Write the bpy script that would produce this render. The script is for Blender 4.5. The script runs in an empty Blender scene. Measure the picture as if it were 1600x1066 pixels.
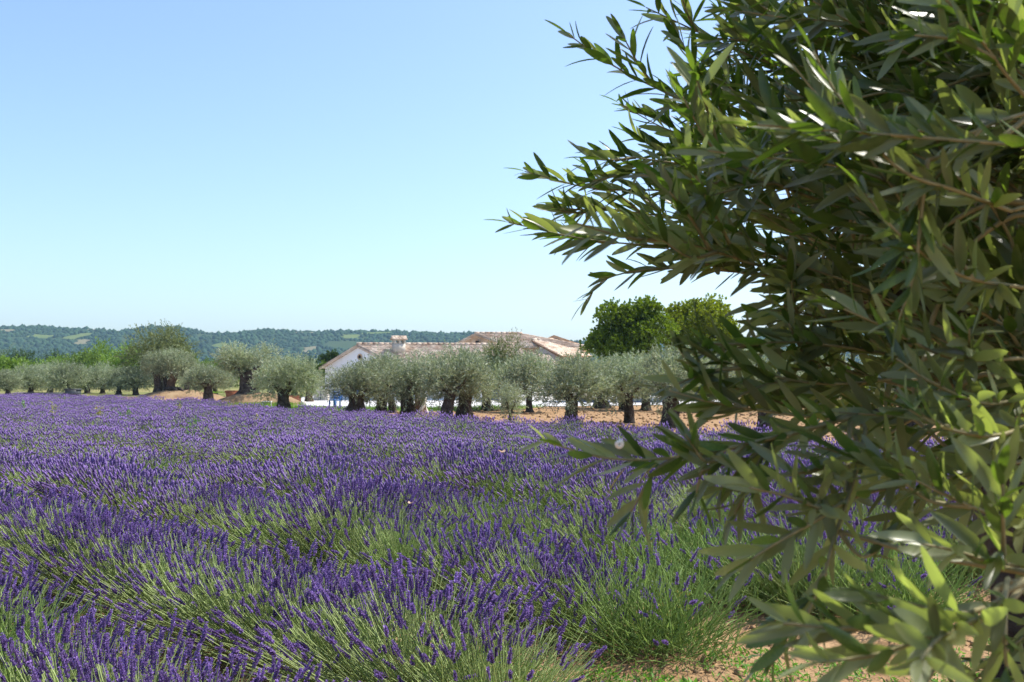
import bpy, math, random
import numpy as np
from mathutils import Vector, Matrix

# ------------------------------------------------------------------ camera, sky, sun
R = math.radians
sc = bpy.context.scene
C = sc.collection
F = 1555.6                      # focal length in photograph pixels (35 mm on a 36 mm sensor)
CAM_Z = 1.7
PITCH = math.atan(57.0 / F)     # horizon sits at row 590 of 1066

cam_d = bpy.data.cameras.new('camera')
cam_d.lens = 35.0
cam_d.sensor_width = 36.0
cam_d.clip_start = 0.05
cam_d.clip_end = 9000
cam_d.dof.use_dof = True
cam_d.dof.focus_distance = 4.2
cam_d.dof.aperture_fstop = 12.0
cam = bpy.data.objects.new('camera', cam_d)
C.objects.link(cam)
cam.location = (0, 0, CAM_Z)
cam.rotation_euler = (R(90) + PITCH, 0, 0)
sc.camera = cam

SUN_EL, SUN_AZ = R(57), R(66)   # azimuth clockwise from +Y (view direction): right and a little behind the scene
world = bpy.data.worlds.new('World')
sc.world = world
world.use_nodes = True
wn = world.node_tree
sky = wn.nodes.new('ShaderNodeTexSky')
sky.sky_type = 'NISHITA'
sky.sun_disc = False
sky.sun_elevation = SUN_EL
sky.sun_rotation = SUN_AZ
sky.altitude = 200
sky.air_density = 1.0
sky.dust_density = 2.0
sky.ozone_density = 4.6
bg = wn.nodes['Background']
bg.inputs['Strength'].default_value = 0.15
wn.links.new(sky.outputs[0], bg.inputs['Color'])

sun_d = bpy.data.lights.new('sun', 'SUN')
sun_d.energy = 4.3
sun_d.angle = R(0.55)
sun_d.color = (1.0, 0.95, 0.87)
sun = bpy.data.objects.new('sun', sun_d)
C.objects.link(sun)
to_sun = Vector((math.sin(SUN_AZ) * math.cos(SUN_EL), math.cos(SUN_AZ) * math.cos(SUN_EL), math.sin(SUN_EL)))
sun.rotation_euler = to_sun.to_track_quat('Z', 'Y').to_euler()
sun.location = (30, 10, 60)

vs = sc.view_settings
vs.view_transform = 'Standard'
vs.look = 'None'
vs.gamma = 1.0
vs.use_curve_mapping = False
vs.exposure = 0.80
sc.render.engine = 'CYCLES'
sc.cycles.max_bounces = 8
sc.cycles.diffuse_bounces = 4
sc.cycles.transmission_bounces = 6
sc.cycles.transparent_max_bounces = 8
sc.cycles.volume_bounces = 1

# ------------------------------------------------------------------ helpers
CP, SP = math.cos(PITCH), math.sin(PITCH)

def ray(px, py):
    x, y, z = (px - 800) / F, 1.0, (533 - py) / F
    return np.array([x, y * CP - z * SP, y * SP + z * CP])

def ground(px, py, z=0.0):
    d = ray(px, py)
    return np.array([0, 0, CAM_Z]) + d * ((z - CAM_Z) / d[2])

def at(px, py, Y):
    d = ray(px, py)
    return np.array([0, 0, CAM_Z]) + d * (Y / d[1])

class MB:
    """collects vertices, faces and a tint per vertex; build() links them as one mesh object"""
    def __init__(self):
        self.v, self.f, self.c, self.n = [], [], [], 0
    def add(self, V, Fc, col=1.0):
        V = np.asarray(V, float).reshape(-1, 3)
        if np.isscalar(col):
            col = np.full(len(V), col)
        self.v.append(V); self.c.append(np.asarray(col, float))
        for g in (Fc if isinstance(Fc, list) and len(Fc) and isinstance(Fc[0], np.ndarray) and Fc[0].ndim == 2 else [Fc]):
            self.f.append(np.asarray(g, int) + self.n)
        self.n += len(V)
    def mesh(self, name, mat, smooth=False):
        me = bpy.data.meshes.new(name)
        V = np.concatenate(self.v)
        cols = np.concatenate(self.c)
        sizes = np.concatenate([np.full(len(g), g.shape[1]) for g in self.f])
        loops = np.concatenate([g.ravel() for g in self.f])
        me.vertices.add(len(V)); me.vertices.foreach_set('co', V.ravel())
        me.loops.add(len(loops)); me.loops.foreach_set('vertex_index', loops.astype(np.int32))
        me.polygons.add(len(sizes))
        starts = np.concatenate([[0], np.cumsum(sizes)[:-1]])
        me.polygons.foreach_set('loop_start', starts.astype(np.int32))
        me.polygons.foreach_set('loop_total', sizes.astype(np.int32))
        if smooth:
            me.polygons.foreach_set('use_smooth', np.ones(len(sizes), bool))
        a = me.attributes.new('tint', 'FLOAT', 'POINT')
        a.data.foreach_set('value', cols.astype(np.float32))
        me.update(calc_edges=True)
        me.validate()
        if mat is not None:
            me.materials.append(mat)
        return me
    def build(self, name, mat, parent=None, smooth=False):
        return link(name, self.mesh(name, mat, smooth), parent)

def link(name, me, parent=None):
    o = bpy.data.objects.new(name, me)
    C.objects.link(o)
    if parent is not None:
        o.parent = parent
    return o

def tag(o, label=None, cat=None, group=None, kind=None):
    if label: o['label'] = label
    if cat: o['category'] = cat
    if group: o['group'] = group
    if kind: o['kind'] = kind
    return o

def empty(name, loc=(0, 0, 0), rz=0.0, label=None, cat=None, group=None):
    o = bpy.data.objects.new(name, None)
    C.objects.link(o)
    o.empty_display_size = 0.1
    o.location = loc
    o.rotation_euler = (0, 0, rz)
    return tag(o, label, cat, group)

def copy_tree(o, parent=None):
    c = o.copy(); C.objects.link(c); c.parent = parent
    for ch in list(o.children):
        copy_tree(ch, c)
    return c

BOXF = np.array([[0, 3, 2, 1], [4, 5, 6, 7], [0, 1, 5, 4], [1, 2, 6, 5], [2, 3, 7, 6], [3, 0, 4, 7]])
def box(mb, x0, x1, y0, y1, z0, z1, col=1.0, M=None):
    V = np.array([[x0, y0, z0], [x1, y0, z0], [x1, y1, z0], [x0, y1, z0], [x0, y0, z1], [x1, y0, z1], [x1, y1, z1], [x0, y1, z1]], float)
    if M is not None:
        V = V @ M[0].T + M[1]
    mb.add(V, BOXF, col)

def frame_from(d, up=(0, 0, 1)):
    d = d / (np.linalg.norm(d) + 1e-9)
    u = np.asarray(up, float)
    if abs(d @ u) > 0.97:
        u = np.array([1.0, 0.2, 0])
    a = np.cross(u, d); a /= np.linalg.norm(a)
    b = np.cross(d, a)
    return d, a, b

def tube(mb, pts, rad, n=6, col=1.0, cap=True):
    pts = np.asarray(pts, float); rad = np.broadcast_to(np.asarray(rad, float), (len(pts),))
    V = []
    T = np.gradient(pts, axis=0)
    ang = np.arange(n) * 2 * np.pi / n
    for p, t, r in zip(pts, T, rad):
        d, a, b = frame_from(t)
        V.append(p + r * (np.cos(ang)[:, None] * a + np.sin(ang)[:, None] * b))
    V = np.concatenate(V)
    Q = []
    for i in range(len(pts) - 1):
        for k in range(n):
            k2 = (k + 1) % n
            Q.append([i * n + k, i * n + k2, (i + 1) * n + k2, (i + 1) * n + k])
    fs = [np.array(Q)]
    if cap:
        fs += [np.array([list(range(n))[::-1]]), np.array([[(len(pts) - 1) * n + k for k in range(n)]])]
    mb.add(V, fs, col)

def bez(pts, m=12):
    """smooth Catmull-Rom curve through the points"""
    P = np.asarray(pts, float)
    P = np.vstack([2 * P[0] - P[1], P, 2 * P[-1] - P[-2]])
    out = []
    for i in range(1, len(P) - 2):
        for t in np.linspace(0, 1, m, endpoint=False):
            out.append(0.5 * ((2 * P[i]) + (-P[i - 1] + P[i + 1]) * t + (2 * P[i - 1] - 5 * P[i] + 4 * P[i + 1] - P[i + 2]) * t * t
                       + (-P[i - 1] + 3 * P[i] - 3 * P[i + 1] + P[i + 2]) * t ** 3))
    out.append(P[-2])
    return np.array(out)

def vnoise(p, s):
    """cheap smooth pseudo noise from sines, about -1..1"""
    x, y, z = p[..., 0], p[..., 1], p[..., 2]
    return (np.sin(x * 1.7 + s) * np.cos(y * 2.3 - s * 1.3) + np.sin(y * 1.9 + z * 1.3 + s * 2.1) * 0.7
            + np.sin(z * 2.7 - x * 1.1 + s * 0.7) * 0.6 + np.sin((x + y + z) * 4.1 + s) * 0.3) / 2.2

# ------------------------------------------------------------------ materials
def mat(name, col, rough=0.8, col2=None, scale=8.0, detail=6.0, bump=0.0, bump_scale=None, tint=True, spec=0.3, trans=None, dist=0.02,
        back=None, metal=0.0, contrast=(0.35, 0.65), obj_random=0.0):
    m = bpy.data.materials.new(name)
    m.use_nodes = True
    nt = m.node_tree; N = nt.nodes; L = nt.links
    b = N['Principled BSDF']
    b.inputs['Roughness'].default_value = rough
    b.inputs['Specular IOR Level'].default_value = spec
    b.inputs['Metallic'].default_value = metal
    tc = N.new('ShaderNodeTexCoord')
    src = None
    if col2 is not None:
        nz = N.new('ShaderNodeTexNoise'); nz.inputs['Scale'].default_value = scale; nz.inputs['Detail'].default_value = detail
        nz.inputs['Roughness'].default_value = 0.62
        L.new(tc.outputs['Object'], nz.inputs['Vector'])
        rp = N.new('ShaderNodeValToRGB')
        rp.color_ramp.elements[0].position, rp.color_ramp.elements[1].position = contrast
        rp.color_ramp.elements[0].color = (*col, 1); rp.color_ramp.elements[1].color = (*col2, 1)
        L.new(nz.outputs['Fac'], rp.inputs['Fac'])
        src = rp.outputs['Color']
    else:
        rgb = N.new('ShaderNodeRGB'); rgb.outputs[0].default_value = (*col, 1); src = rgb.outputs[0]
    if back is not None:
        g = N.new('ShaderNodeNewGeometry')
        mx = N.new('ShaderNodeMix'); mx.data_type = 'RGBA'
        L.new(g.outputs['Backfacing'], mx.inputs['Factor']); L.new(src, mx.inputs['A']); mx.inputs['B'].default_value = (*back, 1)
        src = mx.outputs['Result']
    if tint:
        at_ = N.new('ShaderNodeAttribute'); at_.attribute_name = 'tint'
        mu = N.new('ShaderNodeVectorMath'); mu.operation = 'MULTIPLY'
        L.new(src, mu.inputs[0]); L.new(at_.outputs['Fac'], mu.inputs[1])
        src = mu.outputs[0]
    if obj_random:
        oi = N.new('ShaderNodeObjectInfo')
        mr = N.new('ShaderNodeMapRange'); mr.inputs['To Min'].default_value = 1 - obj_random; mr.inputs['To Max'].default_value = 1 + obj_random
        L.new(oi.outputs['Random'], mr.inputs['Value'])
        mu2 = N.new('ShaderNodeVectorMath'); mu2.operation = 'MULTIPLY'
        L.new(src, mu2.inputs[0]); L.new(mr.outputs['Result'], mu2.inputs[1])
        src = mu2.outputs[0]
    L.new(src, b.inputs['Base Color'])
    if bump:
        nb = N.new('ShaderNodeTexNoise'); nb.inputs['Scale'].default_value = bump_scale or scale * 4; nb.inputs['Detail'].default_value = 8
        L.new(tc.outputs['Object'], nb.inputs['Vector'])
        bp = N.new('ShaderNodeBump'); bp.inputs['Strength'].default_value = bump; bp.inputs['Distance'].default_value = dist
        L.new(nb.outputs['Fac'], bp.inputs['Height']); L.new(bp.outputs[0], b.inputs['Normal'])
    if trans is not None:
        tl = N.new('ShaderNodeBsdfTranslucent')
        tm = N.new('ShaderNodeVectorMath'); tm.operation = 'MULTIPLY'
        L.new(src, tm.inputs[0]); tm.inputs[1].default_value = trans[1]
        L.new(tm.outputs[0], tl.inputs['Color'])
        ms = N.new('ShaderNodeMixShader'); ms.inputs[0].default_value = trans[0]
        L.new(b.outputs[0], ms.inputs[1]); L.new(tl.outputs[0], ms.inputs[2])
        L.new(ms.outputs[0], N['Material Output'].inputs['Surface'])
    return m

M = {}
M['soil'] = mat('soil', (0.225, 0.132, 0.064), 0.95, (0.36, 0.235, 0.128), 3.0, 10, 0.9, 22, tint=False, spec=0.1, dist=0.04)
M['clod'] = mat('clod', (0.265, 0.158, 0.08), 0.95, (0.39, 0.262, 0.15), 20, 6, 0.5, 60, spec=0.1, dist=0.01)
M['mound'] = mat('mound_earth', (0.21, 0.13, 0.07), 0.95, (0.31, 0.22, 0.125), 1.6, 10, 0.8, 12, tint=False, spec=0.1, dist=0.06)
M['meadow'] = mat('meadow', (0.10, 0.13, 0.035), 0.95, (0.26, 0.22, 0.09), 0.05, 10, 0, tint=False, spec=0.1)
M['turf'] = mat('turf', (0.12, 0.19, 0.03), 0.95, (0.30, 0.27, 0.10), 1.2, 8, 0.6, 20, tint=False, spec=0.1)
M['blade'] = mat('grass_blade', (0.14, 0.26, 0.035), 0.7, spec=0.25, trans=(0.35, (1.2, 1.2, 0.8)))
M['weed'] = mat('weed_leaf', (0.13, 0.27, 0.05), 0.65, spec=0.3, trans=(0.35, (1.2, 1.3, 0.6)))
M['weed_dry'] = mat('weed_yellow', (0.42, 0.38, 0.10), 0.7, spec=0.2, trans=(0.3, (1.1, 1.1, 0.7)))
M['paving'] = mat('pale_paving', (0.47, 0.46, 0.445), 0.85, (0.55, 0.54, 0.525), 0.8, 8, 0.2, 10, tint=False)
M['lav_leaf'] = mat('lavender_leaf', (0.19, 0.26, 0.09), 0.8, spec=0.2, trans=(0.3, (1.1, 1.2, 0.7)), obj_random=0.12)
M['lav_stem'] = mat('lavender_stem', (0.37, 0.45, 0.18), 0.7, spec=0.25, trans=(0.25, (1.1, 1.2, 0.7)), obj_random=0.10)
M['lav_green'] = mat('lavender_fresh_stem', (0.25, 0.36, 0.10), 0.7, spec=0.25, trans=(0.3, (1.1, 1.2, 0.6)), obj_random=0.10)
M['lav_spike'] = mat('lavender_flower', (0.222, 0.145, 0.355), 0.8, spec=0.15, trans=(0.25, (1.1, 1.0, 1.2)), obj_random=0.10)
M['bark'] = mat('olive_bark', (0.032, 0.025, 0.021), 0.95, (0.13, 0.105, 0.085), 5, 10, 1.0, 14, tint=False, spec=0.1, dist=0.08)
M['bark_brown'] = mat('olive_bark_brown', (0.08, 0.05, 0.034), 0.95, (0.22, 0.145, 0.10), 5, 10, 1.0, 14, tint=False, spec=0.1, dist=0.08)
M['twig'] = mat('olive_twig', (0.20, 0.17, 0.07), 0.75, (0.30, 0.26, 0.13), 40, 6, 0.4, 120, tint=False, spec=0.3, dist=0.002)
M['limb'] = mat('olive_limb', (0.05, 0.036, 0.025), 0.9, (0.13, 0.10, 0.07), 12, 8, 0.8, 40, tint=False, spec=0.15, dist=0.01)
M['leaf'] = mat('olive_leaf', (0.060, 0.110, 0.024), 0.36, (0.110, 0.158, 0.038), 25, 4, 0, spec=0.6, trans=(0.42, (1.8, 2.0, 0.55)), back=(0.205, 0.235, 0.125), obj_random=0.30)
M['leaf_yellow'] = mat('olive_leaf_yellow', (0.42, 0.36, 0.05), 0.4, (0.36, 0.33, 0.08), 25, 4, 0, spec=0.5, trans=(0.35, (1.2, 1.2, 0.6)))
M['leaf_orange'] = mat('olive_leaf_orange', (0.55, 0.19, 0.03), 0.5, (0.45, 0.16, 0.04), 25, 4, 0, spec=0.4, trans=(0.45, (1.4, 1.1, 0.6)))
M['olive_crown'] = mat('olive_crown', (0.215, 0.265, 0.15), 0.55, spec=0.35, trans=(0.22, (1.1, 1.2, 0.7)), back=(0.36, 0.385, 0.28), obj_random=0.10)
M['young_olive'] = mat('young_olive_leaf', (0.30, 0.34, 0.20), 0.55, spec=0.35, trans=(0.22, (1.1, 1.2, 0.7)), back=(0.42, 0.45, 0.33))
M['green_crown'] = mat('broad_leaf', (0.125, 0.19, 0.014), 0.5, spec=0.35, trans=(0.35, (1.5, 1.5, 0.4)))
M['bright_crown'] = mat('bright_broad_leaf', (0.185, 0.235, 0.014), 0.5, spec=0.35, trans=(0.35, (1.5, 1.5, 0.4)))
M['wood_crown'] = mat('woodland_leaf', (0.15, 0.235, 0.04), 0.6, spec=0.25, trans=(0.3, (1.2, 1.2, 0.6)), obj_random=0.25)
M['dark_crown'] = mat('dark_leaf', (0.045, 0.085, 0.02), 0.6, spec=0.25, trans=(0.2, (1.2, 1.2, 0.6)))
M['willow_crown'] = mat('big_olive_leaf', (0.14, 0.175, 0.06), 0.6, spec=0.25, trans=(0.25, (1.2, 1.2, 0.6)), back=(0.20, 0.23, 0.12))
M['plaster'] = mat('white_plaster', (0.82, 0.81, 0.80), 0.9, (0.87, 0.86, 0.85), 0.8, 8, 0.15, 20, tint=False)
M['stone'] = mat('warm_stone', (0.44, 0.28, 0.17), 0.92, (0.58, 0.42, 0.28), 2.5, 8, 0.9, 6, tint=False, dist=0.05)
M['tile'] = mat('canal_tile', (0.47, 0.32, 0.22), 0.9, (0.74, 0.62, 0.49), 1.7, 8, 0.3, 30, dist=0.02)
M['dark'] = mat('dark_void', (0.015, 0.013, 0.012), 0.9, tint=False)
M['wood'] = mat('brown_wood', (0.16, 0.09, 0.05), 0.8, (0.24, 0.14, 0.08), 6, 6, 0.3, 20, tint=False)
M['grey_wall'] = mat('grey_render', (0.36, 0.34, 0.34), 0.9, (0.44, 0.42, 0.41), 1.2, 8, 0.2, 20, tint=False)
M['glass'] = mat('window_glass', (0.03, 0.04, 0.05), 0.1, tint=False, spec=0.6)
M['blue'] = mat('blue_paint', (0.02, 0.13, 0.42), 0.45, (0.03, 0.16, 0.48), 6, 4, 0, tint=False, spec=0.4)
M['white'] = mat('white_paint', (0.80, 0.80, 0.78), 0.5, (0.74, 0.74, 0.72), 6, 4, 0, tint=False, spec=0.4)
M['globe'] = mat('opal_globe', (0.86, 0.86, 0.85), 0.25, tint=False, spec=0.5)
M['terracotta'] = mat('terracotta', (0.42, 0.15, 0.075), 0.85, (0.52, 0.21, 0.11), 3, 8, 0.3, 20, tint=False)
M['metal'] = mat('dark_metal', (0.06, 0.07, 0.08), 0.5, (0.09, 0.10, 0.11), 4, 5, 0.1, 10, tint=False, metal=0.3)
M['blue_grey'] = mat('blue_grey_stone', (0.10, 0.14, 0.22), 0.8, (0.14, 0.18, 0.26), 2, 6, 0.3, 10, tint=False)
M['pale_stone'] = mat('pale_stone', (0.48, 0.43, 0.35), 0.9, (0.62, 0.57, 0.48), 3, 8, 0.6, 12, tint=False)
M['snail'] = mat('snail_shell', (0.80, 0.76, 0.68), 0.35, (0.66, 0.58, 0.46), 300, 3, 0, tint=False, spec=0.5)
M['moth'] = mat('moth_wing', (0.62, 0.42, 0.30), 0.8, (0.74, 0.56, 0.42), 90, 3, 0, tint=False, trans=(0.4, (1.1, 1, 0.9)))
M['forest'] = mat('hill_forest', (0.026, 0.052, 0.024), 0.9, spec=0.1)
M['hill'] = mat('hill_scrub', (0.028, 0.050, 0.021), 0.95, (0.048, 0.068, 0.027), 0.012, 8, 0, spec=0.05)
M['field_green'] = mat('hill_field_green', (0.085, 0.12, 0.035), 0.95, (0.12, 0.145, 0.045), 0.05, 6, 0, spec=0.05)
M['field_tan'] = mat('hill_field_tan', (0.19, 0.165, 0.10), 0.95, (0.15, 0.14, 0.075), 0.05, 6, 0, spec=0.05)

# ------------------------------------------------------------------ the ground
def sheet(name, poly, z, material, parent=None):
    mb = MB()
    P = np.array([[p[0], p[1], z] for p in poly], float)
    mb.add(P, np.array([list(range(len(P)))]))
    return tag(mb.build(name, material, parent), kind='structure')

def soil_ground():
    rng = np.random.default_rng(3)
    # fine uneven patch near the camera inside one wide sheet
    mb = MB()
    xs = np.concatenate([[-2800, -600, -150, -60], np.arange(-30, 30.1, 0.5), [60, 150, 600, 2800]])
    ys = np.concatenate([[-280, -60, -10], np.arange(0, 60.1, 0.5), [80, 120, 300, 900, 3100]])
    X, Y = np.meshgrid(xs, ys)
    near = (np.abs(X) < 29) & (Y > 0) & (Y < 59)
    Z = np.where(near, 0.018 * np.sin(X * 2.1 + np.sin(Y)) * np.cos(Y * 1.7) + rng.normal(0, 0.008, X.shape), 0)
    V = np.stack([X, Y, Z], -1).reshape(-1, 3)
    nx, ny = len(xs), len(ys)
    i = np.arange(nx * ny).reshape(ny, nx)
    Q = np.stack([i[:-1, :-1], i[:-1, 1:], i[1:, 1:], i[1:, :-1]], -1).reshape(-1, 4)
    mb.add(V, Q)
    o = mb.build('ground', M['soil'], smooth=True)
    return tag(o, 'sandy orange earth of the field and orchard', kind='structure')
soil_ground()
tag(sheet('meadow', [(-2790, 88), (2790, 88), (2790, 3090), (-2790, 3090)], 0.03, M['meadow']), 'dry green land beyond the orchard')
tag(sheet('terrace', [(-13.6, 60.5), (-9, 56.5), (-5, 53.5), (2, 57.5), (9, 61), (16, 62), (16, 92), (-18, 92), (-18, 68)], 0.035, M['paving']), 'pale paved terrace in front of the house')
tag(sheet('grass_strip', [(-14.2, 50.8), (-9.2, 46.6), (-4.6, 48.5), (0, 51.5), (2, 57.3), (-5, 53.3), (-9, 56.3), (-13.6, 60.3)], 0.032, M['turf']), 'short green turf edging the pale terrace')

def mound(name, cx, cy, rx, ry, h, seed, label):
    mb = MB(); n, m = 36, 10
    V = []
    for j in range(m + 1):
        t = j / m
        for k in range(n):
            a = 2 * math.pi * k / n
            w = 1 + 0.10 * math.sin(3 * a + seed) + 0.05 * math.sin(7 * a + 2 * seed)
            r = (1 - t)
            z = h * (1 - r ** 2.6) * (1 + 0.06 * math.sin(5 * a + 9 * t + seed)) - 0.03 * (1 if j == 0 else 0)
            V.append((rx * r * w * math.cos(a), ry * r * w * math.sin(a), z))
    Q = [[j * n + k, j * n + (k + 1) % n, (j + 1) * n + (k + 1) % n, (j + 1) * n + k] for j in range(m) for k in range(n)]
    mb.add(V, np.array(Q))
    o = mb.build(name, M['mound'], smooth=True)
    o.location = (cx, cy, 0)
    return tag(o, label, kind='structure')

g1 = ground(264, 622); g3 = ground(392, 634)
MOUND1 = (g1[0], g1[1] + 2.2); MOUND3 = (g3[0], g3[1] + 1.6)
mound('earth_mound', MOUND1[0], MOUND1[1], 3.6, 2.6, 0.62, 1.0, 'long low bank of bare earth under the many-trunked olive')
mound('earth_mound', MOUND3[0], MOUND3[1], 3.0, 2.3, 0.72, 2.4, 'rounded bank of bare earth under the tall thick olive')

# ------------------------------------------------------------------ hills, fields and forest
PROF = np.array([(-1500, 470), (-900, 500), (-400, 480), (-150, 500), (0, 514), (30, 512), (60, 511), (110, 515), (180, 516), (215, 518), (240, 513), (275, 513), (300, 518),
                 (345, 526), (370, 523), (420, 516), (460, 520), (500, 520), (530, 518), (620, 520), (690, 523), (735, 522), (790, 527), (850, 535),
                 (920, 537), (1000, 536), (1150, 530), (1400, 515), (1700, 520), (2400, 500), (3200, 520)], float)
RIDGE_Y = 2000.0
def hill_z(X, Y):
    pX = (PROF[:, 0] - 800) / F * RIDGE_Y
    H = np.interp(X, pX, (590 - PROF[:, 1]) / F * RIDGE_Y + CAM_Z)
    t = np.clip((Y - 1350) / (RIDGE_Y - 1350), 0, 1)
    s = (t * t * (3 - 2 * t)) ** 1.7
    n = np.sin(X * 0.011 + 1.3 * np.sin(Y * 0.006)) * np.cos(Y * 0.009 + X * 0.003) * 13 + np.sin(X * 0.031 + Y * 0.017) * 4
    fall = np.clip((Y - RIDGE_Y) / 900, 0, 1)
    return H * s * (1 - 0.6 * fall) + n * np.sin(np.pi * np.clip(t, 0, 1)) * s ** 0.5 - 1.0

def hills():
    mb = MB()
    xs = np.arange(-2600, 2601, 20.0); ys = np.arange(980, 2901, 24.0)
    X, Y = np.meshgrid(xs, ys); Z = hill_z(X, Y)
    nx, ny = len(xs), len(ys); i = np.arange(nx * ny).reshape(ny, nx)
    Q = np.stack([i[:-1, :-1], i[:-1, 1:], i[1:, 1:], i[1:, :-1]], -1).reshape(-1, 4)
    mb.add(np.stack([X, Y, Z], -1).reshape(-1, 3), Q)
    tag(mb.build('hills', M['hill'], smooth=True), 'long wooded hills along the horizon', kind='structure')
hills()

# fields on the slopes: centre, half sizes, tilt, material, label
FIELDS = []
def hill_hit(px, py):
    d = ray(px, py); o = np.array([0, 0, CAM_Z])
    for Y in np.arange(1300, 2400, 4.0):
        p = o + d * (Y / d[1])
        if hill_z(p[0], p[1]) >= p[2]:
            return p
    return o + d * (1950 / d[1])
for px, py, hw, hd, rot, mk, lb in [
        (64, 528, 26, 80, 0.1, 'field_green', 'small green field on the wooded hillside at far left'),
        (122, 527, 24, 110, -0.5, 'field_green', 'pale green strip of field beside the tan field'),
        (150, 516.5, 30, 90, 0.2, 'field_tan', 'tan field on the crest of the left hill'),
        (8, 518, 18, 60, 0.2, 'field_tan', 'bare tan slope at the far left of the hills'),
        (128, 536, 14, 70, 0.4, 'field_tan', 'small bare scar in the middle of the left hill'),
        (345, 541, 22, 50, -0.7, 'field_green', 'light green slanting field above the tall thick olive'),
        (485, 548, 16, 70, 0.3, 'field_tan', 'small bare scar low on the middle hill'),
        (478, 521, 26, 60, 0.0, 'field_tan', 'narrow tan field on the crest of the middle hill'),
        (548, 528, 22, 70, 0.2, 'field_green', 'light green clearing left of the chimney'),
        (590, 522, 40, 50, 0.1, 'field_green', 'long green field just under the ridge above the house')]:
    p = hill_hit(px, py); hd *= 0.27; hw *= 0.72
    FIELDS.append((p[0], p[1], hw, hd, rot))
    mb = MB(); n = 9
    u, v = np.meshgrid(np.linspace(-1, 1, n), np.linspace(-1, 1, n))
    x = p[0] + u * hw * np.cos(rot) - v * hd * np.sin(rot) * 0.6 + 3 * np.sin(v * 4)
    y = p[1] + u * hw * np.sin(rot) + v * hd
    i = np.arange(n * n).reshape(n, n)
    Q = np.stack([i[:-1, :-1], i[:-1, 1:], i[1:, 1:], i[1:, :-1]], -1).reshape(-1, 4)
    mb.add(np.stack([x, y, hill_z(x, y) + 2.2], -1).reshape(-1, 3), Q)
    tag(mb.build('hill_field', M[mk], smooth=True), lb, kind='structure')

def forest():
    rng = np.random.default_rng(11)
    n = 26000
    Y = 1250 + 830 * rng.random(n) ** 0.75
    X = (rng.random(n) * 2 - 1) * 0.62 * Y
    keep = np.ones(n, bool)
    for (cx, cy, hw, hd, rot) in FIELDS:
        dx, dy = X - cx, Y - cy
        u = dx * math.cos(rot) + dy * math.sin(rot) * 0.4
        keep &= ~((np.abs(u) < hw * 1.1) & (np.abs(dy) < hd * 1.05))
    # thin along tracks and clearings
    keep &= (np.sin(X * 0.021 + 2 * np.sin(Y * 0.008)) + np.sin(Y * 0.019 + X * 0.006)) < 1.62
    X, Y = X[keep], Y[keep]
    Z = hill_z(X, Y)
    # low crowns: a squat lumpy dome
    a = np.arange(6) * np.pi / 3
    dome = np.concatenate([np.stack([np.cos(a), np.sin(a), 0 * a], 1), np.stack([0.85 * np.cos(a + .5), 0.85 * np.sin(a + .5), 0 * a + 0.6], 1), [[0, 0, 1.0]]])
    T = [[k, (k + 1) % 6, 6 + k] for k in range(6)] + [[(k + 1) % 6, 6 + (k + 1) % 6, 6 + k] for k in range(6)] + [[6 + k, 6 + (k + 1) % 6, 12] for k in range(6)]
    T = np.array(T)
    m = len(X)
    s = rng.uniform(2.6, 5.2, m); hh = s * rng.uniform(0.9, 1.7, m)
    ja = 1 + rng.normal(0, 0.16, (m, 13, 1))
    V = dome[None] * ja * np.stack([s, s, hh], 1)[:, None] + np.stack([X, Y, Z - 0.6], 1)[:, None]
    Tt = (T[None] + (np.arange(m) * 13)[:, None, None]).reshape(-1, 3)
    col = np.repeat(rng.uniform(0.6, 1.45, m), 13)
    mb = MB(); mb.add(V.reshape(-1, 3), Tt, col)
    tag(mb.build('hill_forest', M['forest']), 'dark wood covering the distant hills', 'forest', kind='stuff')
forest()

# ------------------------------------------------------------------ foliage and trunks
def leaf_quads(P, D, ln, wd, rng, cup=0.25):
    """one folded diamond leaf per row of P (base), D (direction): arrays -> verts, tris"""
    n = len(P)
    up = rng.normal(0, 1, (n, 3)); up[:, 2] += 0.8
    A = np.cross(D, up); A /= np.linalg.norm(A, axis=1)[:, None] + 1e-9
    B = np.cross(A, D)
    ln = np.broadcast_to(ln, (n,))[:, None]; wd = np.broadcast_to(wd, (n,))[:, None]
    v0 = P; v1 = P + D * ln * 0.45 + A * wd * 0.5 + B * wd * cup; v2 = P + D * ln; v3 = P + D * ln * 0.45 - A * wd * 0.5 + B * wd * cup
    V = np.stack([v0, v1, v2, v3], 1).reshape(-1, 3)
    b = (np.arange(n) * 4)[:, None]
    return V, np.concatenate([b + [0, 1, 2], b + [0, 2, 3]])

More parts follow.
